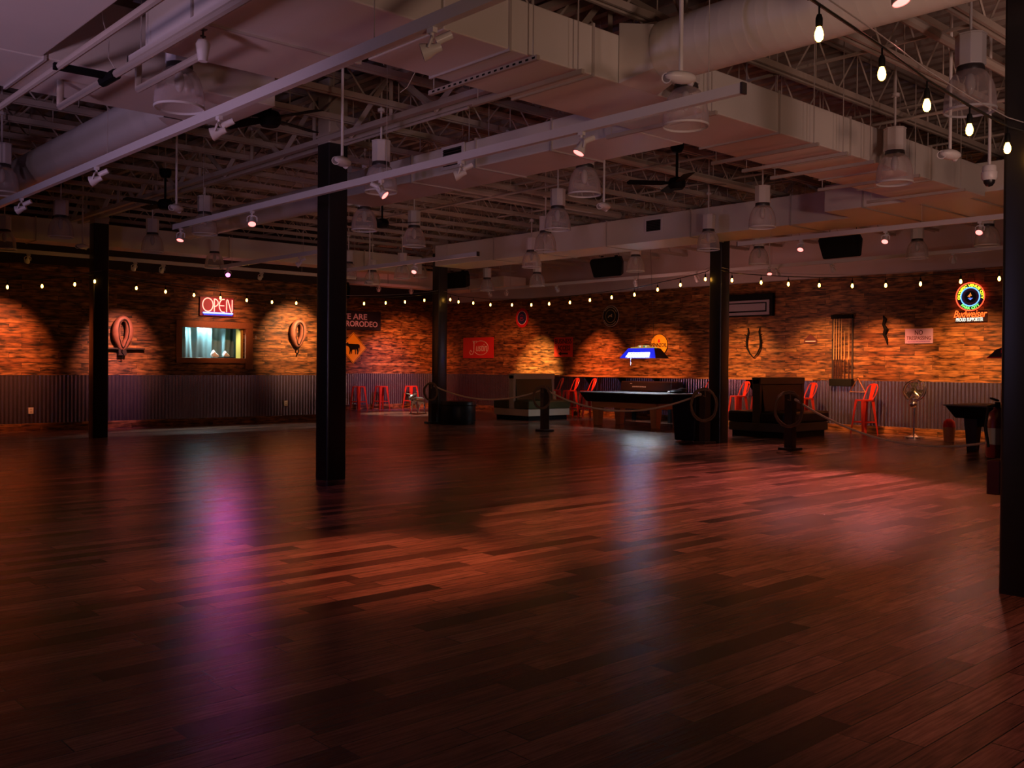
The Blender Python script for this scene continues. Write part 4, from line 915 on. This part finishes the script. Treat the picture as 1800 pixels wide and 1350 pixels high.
# ================================================================== BOOTHS
def booth(label, x0, y0, lx, ly, mseat, mframe, mback):
    t = thing('diner_booth', label, 'booth', (x0, y0, 0), 0, 'double diner booths')
    MB().box(.06, .06, 0, lx-.06, ly-.06, .14).build('kick_plinth', M_blackm, t)
    MB().box(0, 0, .14, lx, ly, .34).build('base_panel', mframe, t, False, .008)
    ym = ly/2; bt = .14
    for y_, y__ in ((.0, ym-bt), (ym+bt, ly)):
        MB().box(-.02, y_-.03 if y_ == 0 else y_, .345, lx+.02, y__ if y_ == 0 else y__+.03, .60).build('seat_cushion', mseat, t, False, .05)
    mb = MB(); mb.box(0, ym-.10, .34, .10, ym+.10, 1.36); mb.box(lx-.10, ym-.10, .34, lx, ym+.10, 1.36); mb.box(0, ym-.12, 1.24, lx, ym+.12, 1.40); mb.build('back_frame', mframe, t, False, .012)
    mb = MB()
    for s in (-1, 1): mb.add([(.11, ym+s*.075, .6), (lx-.11, ym+s*.075, .6), (lx-.11, ym+s*.06, 1.235), (.11, ym+s*.06, 1.235), (.11, ym+s*.16, .6), (lx-.11, ym+s*.16, .6), (lx-.11, ym+s*.085, 1.235), (.11, ym+s*.085, 1.235)], [(0,1,2,3), (7,6,5,4), (0,4,5,1), (1,5,6,2), (2,6,7,3), (3,7,4,0)])
    mb.build('back_upholstery', mback, t, False, .015)
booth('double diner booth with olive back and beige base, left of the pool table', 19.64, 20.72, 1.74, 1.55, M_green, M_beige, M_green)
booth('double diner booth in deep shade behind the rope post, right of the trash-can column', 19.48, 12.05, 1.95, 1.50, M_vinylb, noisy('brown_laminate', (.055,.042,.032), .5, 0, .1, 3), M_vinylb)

# ================================================================== POOL TABLES
def pool_table(label, x0, y0, wx, ly, mleg, mapron):
    t = thing('pool_table', label, 'pool table', (x0, y0, 0), 0, 'pool tables')
    mb = MB(); o = .0
    mb.add([(-o, -o, .90), (wx+o, -o, .90), (wx+o, ly+o, .90), (-o, ly+o, .90), (.14, .14, .66), (wx-.14, .14, .66), (wx-.14, ly-.14, .66), (.14, ly-.14, .66)], [(0,1,2,3)[::-1], (4,5,6,7), (0,4,5,1)[::-1], (1,5,6,2)[::-1], (2,6,7,3)[::-1], (3,7,4,0)[::-1]])
    mb.build('apron', M_vinylb, t, False, .02)
    MB().box(-.03, -.03, .90, wx+.03, ly+.03, .925).build('table_cover', M_felt, t, False, .012)
    mb = MB(); mb.box(.24, .28, .50, wx-.24, .33, .67); mb.box(.24, ly-.33, .50, wx-.24, ly-.28, .67); mb.box(.24, .33, .50, .29, ly-.33, .67); mb.box(wx-.29, .33, .50, wx-.24, ly-.33, .67); mb.build('frame', mapron, t, False, .008)
    for X in (.33, wx-.33):
        for Y in (.42, ly-.42):
            mb = MB(); mb.add([(X+sx*.13, Y+sy*.13, .655) for sx, sy in ((-1,-1), (1,-1), (1,1), (-1,1))]+[(X+sx*.085, Y+sy*.085, 0) for sx, sy in ((-1,-1), (1,-1), (1,1), (-1,1))], [(0,1,2,3)[::-1], (4,5,6,7), (0,4,5,1)[::-1], (1,5,6,2)[::-1], (2,6,7,3)[::-1], (3,7,4,0)[::-1]])
            mb.build('leg', mleg, t, False, .008)
pool_table('covered pool table with orange wood legs under the blue billiard lamp', 19.68, 15.80, 1.58, 2.9, M_oak, M_oak)
pool_table('dark pool table cut off by the nearest column, beside the floor fan', 19.25, 5.55, 1.58, 2.75, M_darkwood, M_blackm)
t = thing('cover_bundle', 'black folded bundle lying on the right end of the covered pool table', 'bundle', (20.85, 16.15, .926))
mb = MB(); mb.ball((0, 0, .05), (.26, .20, .06), 14, 8); mb.ball((.1, -.08, .10), (.15, .12, .05), 12, 7); mb.build('cloth', M_vinylb, t, True)
MB().ball((-.14, .16, .03), (.10, .05, .03), 10, 6).build('pale_fold', M_fixture, t, True)
# billiard lamps
def shade(t, ly, wx, h, front_cols, end):
    # long axis y, wider at the bottom
    a, b = wx/2, ly/2; a2, b2 = a*.45, b*.72
    v = [(-a, -b, 0), (a, -b, 0), (a, b, 0), (-a, b, 0), (-a2, -b2, h), (a2, -b2, h), (a2, b2, h), (-a2, b2, h)]
    mb = MB(); mb.add(v, [(0,1,5,4), (2,3,7,6), (1,2,6,5), (4,5,6,7)])
    mb.build('shade_body', end, t)
    mb = MB(); mb.add([(-a-.004, -b, 0), (-a-.004, b, 0), (-a2-.004, b2, h), (-a2-.004, -b2, h), (-a+.006, -b, 0), (-a+.006, b, 0), (-a2+.006, b2, h), (-a2+.006, -b2, h)], [(0,1,2,3)[::-1], (4,5,6,7), (0,4,5,1), (1,5,6,2), (2,6,7,3), (3,7,4,0)])
    return mb.build('front_panel', front_cols, t), a, b, a2, b2
t = thing('billiard_lamp', 'lit blue and white billiard lamp hanging over the covered pool table', 'billiard lamp', (20.45, 17.0, 1.87))
fp, a, b, a2, b2 = shade(t, 1.26, .58, .27, glow('lamp_blue', (.02, .03, 1), .7), plain('lamp_dark_end', (.05,.015,.01), .4))
mb = MB(); mb.add([(-a-.008, -.40, .03), (-a-.008, .40, .03), (-a2-.02, .36, .215), (-a2-.02, -.36, .215)], [(0,1,2,3)[::-1]]); mb.v = [(x-.004, y, z) for x, y, z in mb.v]; mb.build('white_panel', glow('lamp_white', (.88, .88, .92), 14), fp)
mw = plain('lamp_print', (.30,.34,.42))
mb = MB()
for i in range(11): mb.box(-.262, -.28+.05*i, .10, -.252, -.245+.05*i, .14)
mb.build('printed_line', mw, fp)
mb = MB(); mb.prism([(-.46, 0), (.46, 0), (.44, .03), (.2, .045), (.17, .085), (-.17, .085), (-.2, .045), (-.44, .03)], -.02, .02)
mb.v = [(z-.02, x, .27+y) for x, y, z in mb.v]; mb.build('crest_rail', glow('crest_amber', (.62, .42, .10), .55), t)
for i, (y_, c) in enumerate(((-.10, (.9,.75,.5)), (-.03, (.05,.35,.15)), (.04, (.85,.2,.1)), (.11, (.95,.9,.8)))): MB().box(-.046, y_-.025, .295, -.041, y_+.025, .34).build('crest_gem', glow('gem_%d' % i, c, .6), t)
MB().path([(-.12, .38, 0), (-.12, .38, -.06), (-.11, .39, -.10), (-.125, .37, -.15), (-.12, .38, -.20)], .012, 6).build('pull_tassel', M_fixture, t, True)
for s in (-1, 1): MB().tube((0, s*.35, .27), (0, s*.18, 3.1), .005, 5).build('hanging_chain', M_wire, t)
mb = MB(); mb.tube((0, -.4, .12), (0, .4, .12), .03, 8); mb.build('tube_lamp', glow('lamp_tube', (.85,.92,1), 55), t, True)
for s in (-.3, .3): lamp('SPOT', (20.45, 17.0+s, 1.95), (20.45-.25, 17.0+s, 0), 60, (.74, .88, .96), .05, 150, .3, None, 'billiard_beam')
t = thing('billiard_lamp', 'dark billiard lamp with red and white emblem, cut off by the nearest column', 'billiard lamp', (19.9, 7.05, 1.86))
mb = MB(); q = [(-.62, 0), (.62, 0), (.45, .16), (.25, .23), (-.25, .23), (-.45, .16)]
mb.prism(q, -.22, .22); mb.v = [(z, x, y) for x, y, z in mb.v]; mb.build('shade_body', plain('lamp_black_red', (.04,.012,.012), .35), t)
mb = MB(); mb.ball((0, 0, 0), (.10, .05, .006), 14, 6); mb.v = [(-.226, x+.27, z_*0+y+.12) for x, y, z_ in mb.v]
MB().box(-.228, .22, .09, -.222, .36, .15).build('red_emblem', plain('emblem_red', (.7,.02,.02)), t)
mb = MB(); mb.M = Matrix(((0,0,-1,-.2235), (-1,0,0,.12), (0,1,0,.12), (0,0,0,1)))
mb.prism([(-.14, -.05), (-.05, .05), (.12, .07), (.14, .03), (.02, .0), (.10, -.06), (.02, -.06), (-.06, -.01)], 0, .006); mb.build('white_emblem', plain('emblem_white', (.82,.80,.78)), t)
MB().box(-.232, -.62, -.012, -.22, .62, .012).build('rim_trim', M_signred, t)
MB().tube((-.1, .30, 0), (-.1, .30, -.38), .006, 6).build('pull_cord', M_rope, t)
for s in (-1, 1): MB().tube((0, s*.25, .23), (0, s*.25, 3.1), .005, 5).build('hanging_chain', M_wire, t)

# second game table with logo board behind the pool table
t = thing('game_table', 'low dark game table with a raised back board behind the covered pool table', 'game table', (22.25, 17.45, 0))
MB().box(0, 0, .62, .75, 2.1, .90).build('body', M_blackm, t, False, .02)
MB().box(.12, .1, .90, .66, 2.05, 1.20).build('back_board', plain('board_brown_black', (.03,.014,.013), .4), t, False, .03)
text_m = plain('pale_print', (.45,.36,.36))
mb = MB()
for i in range(9): mb.box(.114, 1.55-.06*i, 1.02, .119, 1.59-.06*i, 1.055)
mb.box(.114, 1.60, 1.12, .119, 1.68, 1.14); mb.build('logo_print', text_m, t)
for X in (.12, .63):
    for Y in (.15, 1.95): MB().box(X-.05, Y-.05, 0, X+.05, Y+.05, .62).build('leg', M_blackm, t)

# ================================================================== ROPE BARRIER
def coil(name, label, c, rz, r, group='coiled lariats on posts'):
    t = thing(name, label, 'rope', c, (R(90), 0, rz), group)
    pts = []
    for i in range(85):
        a = R(90)+2*math.pi*i/17; k = 1+.07*math.sin(i*.9)+.05*math.cos(i*.37)
        pts.append((r*.78*k*math.cos(a), r*1.0*k*math.sin(a)-r*.9, .012*math.sin(i*1.7)+.0012*i-.02))
    MB().path(pts, .015, 6).build('coil', M_ropeR, t, True)
    MB().path([(-.03, .06, -.03), (.02, .03, .05), (.03, -.12, .045), (-.01, -.10, -.03)], .013, 6).build('wrap', M_ropeR, t, True)
    return t
def post(label, x, y, h, foot=True):
    t = thing('rope_post', label, 'post', (x, y, 0), R(-8), 'barrier posts')
    MB().box(-.085, -.085, .03, .085, .085, h).build('shaft', M_darkwood, t, False, .012)
    MB().box(-.17, -.17, 0, .17, .17, .05).build('foot', M_darkwood, t, False, .012)
    MB().tube((0, 0, h), (0, 0, h+.02), .05, 12).build('cap', M_blackm, t)
    return t
post('wooden rope post in front of the far corner column, beside the black drum', 16.58, 21.42, 1.13)
post('wooden rope post between the drum and the pool table, in front of the olive booth', 16.86, 17.2, 1.10)
post('wooden rope post beside the trash can, before the trash-can column', 16.92, 12.38, 1.12)
post('dark wooden rope post standing on the pink floor light, right of the dark booth', 16.98, 10.36, 1.12)
post('wooden rope post hidden beside the nearest column', 16.9, 5.0, 1.12)
coil('lariat', 'dark lariat coil hanging on the post by the black drum', (16.46, 21.33, 1.10), R(-50), .24)
coil('lariat', 'lariat coil hanging on the post before the olive booth', (16.74, 17.18, 1.08), R(-48), .27)
coil('lariat', 'dark lariat coil hanging beside the trash can', (16.78, 12.31, 1.12), R(-48), .34)
coil('lariat', 'large lariat coil hanging on the post on the pink floor light', (16.84, 10.32, 1.10), R(-46), .34)
def rope(label, a, b, sag):
    a, b = Vector(a), Vector(b); n = 22
    pts = [a.lerp(b, i/n)-Vector((0, 0, sag*4*(i/n)*(1-i/n))) for i in range(n+1)]
    t = thing('barrier_rope', label, 'rope', tuple(a), 0, 'barrier ropes')
    MB().path([p-a for p in pts], .021, 7).build('rope', M_rope, t, True)
    for p in (a, b): MB().ball(tuple(p-a), .032, 10, 6).build('knot', M_rope, t, True)
rope('slack rope from the post by the black drum to the post before the olive booth', (16.56, 21.30, 1.05), (16.83, 17.31, 1.02), .30)
rope('slack rope running right from the post before the olive booth to the trash can', (16.88, 17.09, 1.0), (16.78, 12.40, 1.05), .42)
rope('slack rope drooping nearly to the floor from the pink-lit post to the nearest column', (16.98, 10.25, 1.0), (16.92, 5.18, .92), .70)

# ================================================================== FLOOR THINGS
t = thing('round_drum', 'low black round drum at the foot of the far corner column', 'drum', (16.92, 20.70, 0))
MB().lathe([(0, 0), (.47, 0), (.49, .03), (.49, .60), (.47, .64), (0, .64)], 40).build('body', M_vinylb, t, True)
mb = MB(); mb.lathe([(.488, .10), (.50, .10), (.50, .13), (.488, .13)], 40, closed=True); mb.lathe([(.488, .52), (.50, .52), (.50, .55), (.488, .55)], 40, closed=True); mb.build('band', M_blackm, t, True)
for z in (.12, .53): MB().path([(.36, -.345, z), (.40, -.37, z+.03), (.405, -.375, z-.02), (.365, -.345, z-.03)], .012, 6).build('latch', M_chrome, t, True)
t = thing('trash_can', 'tall black plastic trash can beside the column with string lights', 'trash can', (17.17, 12.98, 0), R(10))
mb = MB()
mb.add([(-.22, -.25, .02), (.22, -.25, .02), (.22, .25, .02), (-.22, .25, .02), (-.27, -.31, .98), (.27, -.31, .98), (.27, .31, .98), (-.27, .31, .98)], [(0,1,2,3)[::-1], (0,1,5,4), (1,2,6,5), (2,3,7,6), (3,0,4,7), (4,5,6,7)]); mb.build('bin_body', M_vinylb, t, False, .04)
MB().box(-.295, -.335, .96, .295, .335, 1.03).build('rim', M_vinylb, t, False, .02)
MB().path([(-.28, -.18, .9), (-.32, -.1, .88), (-.32, .1, .88), (-.28, .18, .9)], .014, 6).build('handle', M_blackm, t, True)
# silver steer
t = thing('steer_figure', 'silver roping steer figure with horns in the far recess', 'steer figure', (19.55, 26.05, 0), R(22))
body = MB(); body.path([(.34, 0, .42), (.28, 0, .45), (.12, 0, .43), (-.08, 0, .44), (-.24, 0, .47), (-.33, 0, .52)], [.05, .125, .135, .13, .145, .09], 12); body.build('body', M_silver, t, True, 0, 1)
MB().path([(-.28, 0, .55), (-.38, 0, .60), (-.47, 0, .53), (-.54, 0, .46)], [.09, .085, .065, .045], 10).build('head', M_silver, t, True, 0, 1)
for s in (-1, 1):
    MB().path([(-.38, s*.05, .65), (-.38, s*.16, .67), (-.43, s*.23, .70), (-.47, s*.24, .76)], [.025, .022, .015, .006], 7).build('horn', M_beige, t, True)
    MB().path([(-.37, s*.07, .60), (-.36, s*.14, .58)], [.02, .03], 6).build('ear', M_silver, t, True)
for X, b in ((.26, -.06), (-.22, .06)):
    for s in (-1, 1):
        MB().path([(X, s*.08, .42), (X-b*.4, s*.10, .26), (X+b*.3, s*.12, .14), (X, s*.13, .02)], [.055, .034, .022, .028], 8).build('leg', M_chrome, t, True)
MB().path([(.35, 0, .50), (.41, 0, .40), (.42, 0, .24), (.40, 0, .16)], [.02, .014, .012, .022], 6).build('tail', M_fixdark, t, True)
mb = MB()
for s in (-1, 1): mb.path([(-.34, s*.14, .012), (.36, s*.14, .012)], .014, 6)
mb.path([(-.30, -.14, .015), (-.30, .14, .015)], .012, 6); mb.path([(.32, -.14, .015), (.32, .14, .015)], .012, 6); mb.build('skid_frame', M_chrome, t, True)
# pedestal fan
t = thing('pedestal_fan', 'chrome pedestal fan standing left of the dark pool table', 'fan', (22.35, 10.35, 0), R(-40))
MB().lathe([(0, 0), (.24, 0), (.24, .03), (.08, .06), (.04, .10), (0, .10)], 24).build('base', M_chrome, t, True)
MB().tube((0, 0, .08), (0, 0, .98), .022, 10).build('pole', M_chrome, t, True)
ax = Vector((-.62, -.55, .25)).normalized(); hc = Vector((0, 0, 1.12))
hx = ax.orthogonal().normalized(); hy = ax.cross(hx)
mb = MB()
for rr, off in ((.25, -.05), (.25, .05), (.265, 0), (.17, .07), (.09, .085)): mb.path([hc+ax*off+(hx*math.cos(a)+hy*math.sin(a))*rr for a in [2*math.pi*i/28 for i in range(28)]], .010 if rr > .2 else .005, 6, True)
for i in range(20):
    a = 2*math.pi*i/20; dv = hx*math.cos(a)+hy*math.sin(a); mb.path([hc+ax*.09+dv*.05, hc+ax*.075+dv*.17, hc+ax*.05+dv*.25, hc-ax*.05+dv*.25, hc-ax*.09+dv*.06], .003, 4)
mb.build('cage', M_chrome, t, True)
for i in range(3):
    a = 2*math.pi*i/3; d1 = hx*math.cos(a)+hy*math.sin(a); d2 = hx*math.cos(a+.9)+hy*math.sin(a+.9)
    v = [hc+d1*.05-ax*.01, hc+d1*.22-ax*.02, hc+d2*.22+ax*.02, hc+d2*.05+ax*.01]; MB().add(v+[p+ax*.004 for p in v], [(0,1,2,3), (7,6,5,4), (0,4,5,1), (1,5,6,2), (2,6,7,3), (3,7,4,0)]).build('blade', M_fixdark, t)
MB().lathe([(0, .095), (.05, .09), (.055, .07), (.0, .06)], 16, hc, ax).build('hub', M_chrome, t, True)
MB().lathe([(0, -.2), (.06, -.19), (.075, -.1), (.07, -.05), (0, -.05)], 16, hc, ax).build('motor', M_fixdark, t, True)
mb = MB(); mb.ball((0, 0, .92), (.10, .10, .06), 12, 7); mb.ball((-.05, -.05, .80), (.09, .09, .09), 12, 7); mb.build('tilt_joint', M_chrome, t, True)
# small bin by the fan
t = thing('small_bucket', 'small tan bucket with a red top beside the fan base', 'bucket', (22.0, 9.38, 0))
MB().lathe([(0, 0), (.11, 0), (.13, .30), (.13, .32), (0, .32)], 18).build('bucket_body', plain('tan_plastic', (.62,.30,.10), .4), t, True)
MB().lathe([(0, .32), (.135, .32), (.12, .44), (.06, .50), (0, .51)], 18).build('lid', M_signred, t, True)
# fire extinguisher on the far side of the nearest column
t = thing('fire_extinguisher', 'dark red fire extinguisher hung on the nearest column at the right edge', 'fire extinguisher', (7.44, 2.735, .98))
MB().lathe([(0, -.02), (.07, -.02), (.078, .0), (.078, .26), (.06, .31), (.028, .335), (.028, .35), (0, .35)], 22, (0, .085, 0)).build('cylinder', noisy('extinguisher_red', (.09,.005,.005), .35, 0, .1, 6), t, True)
mb = MB(); mb.lathe([(.0785, .08), (.0795, .08), (.0795, .20), (.0785, .20)], 22, (0, .085, 0), closed=True); mb.build('label', plain('extinguisher_label', (.22,.20,.19)), t, True)
mb = MB(); mb.tube((0, .085, .34), (0, .085, .39), .02, 8); mb.beam((0, .085, .40), (-.12, .085, .42), .02, .012); mb.beam((0, .085, .375), (-.10, .085, .36), .018, .012); mb.build('valve_handle', M_blackm, t)
MB().path([(-.01, .085, .37), (-.08, .12, .36), (-.10, .13, .22), (-.095, .11, .06)], .010, 7).build('hose', M_blackm, t, True)
MB().box(-.04, -.085, .1, .04, .01, .2).build('bracket', M_blackm, t)
tag(MB().box(7.30, 2.739, .70, 7.54, 2.84, .95).build('extinguisher_box', noisy('dark_red_box', (.05,.004,.004), .4, 0, .1, 6), None, False, .008), 'plain dark red box fixed to the nearest column under the extinguisher', 'box')
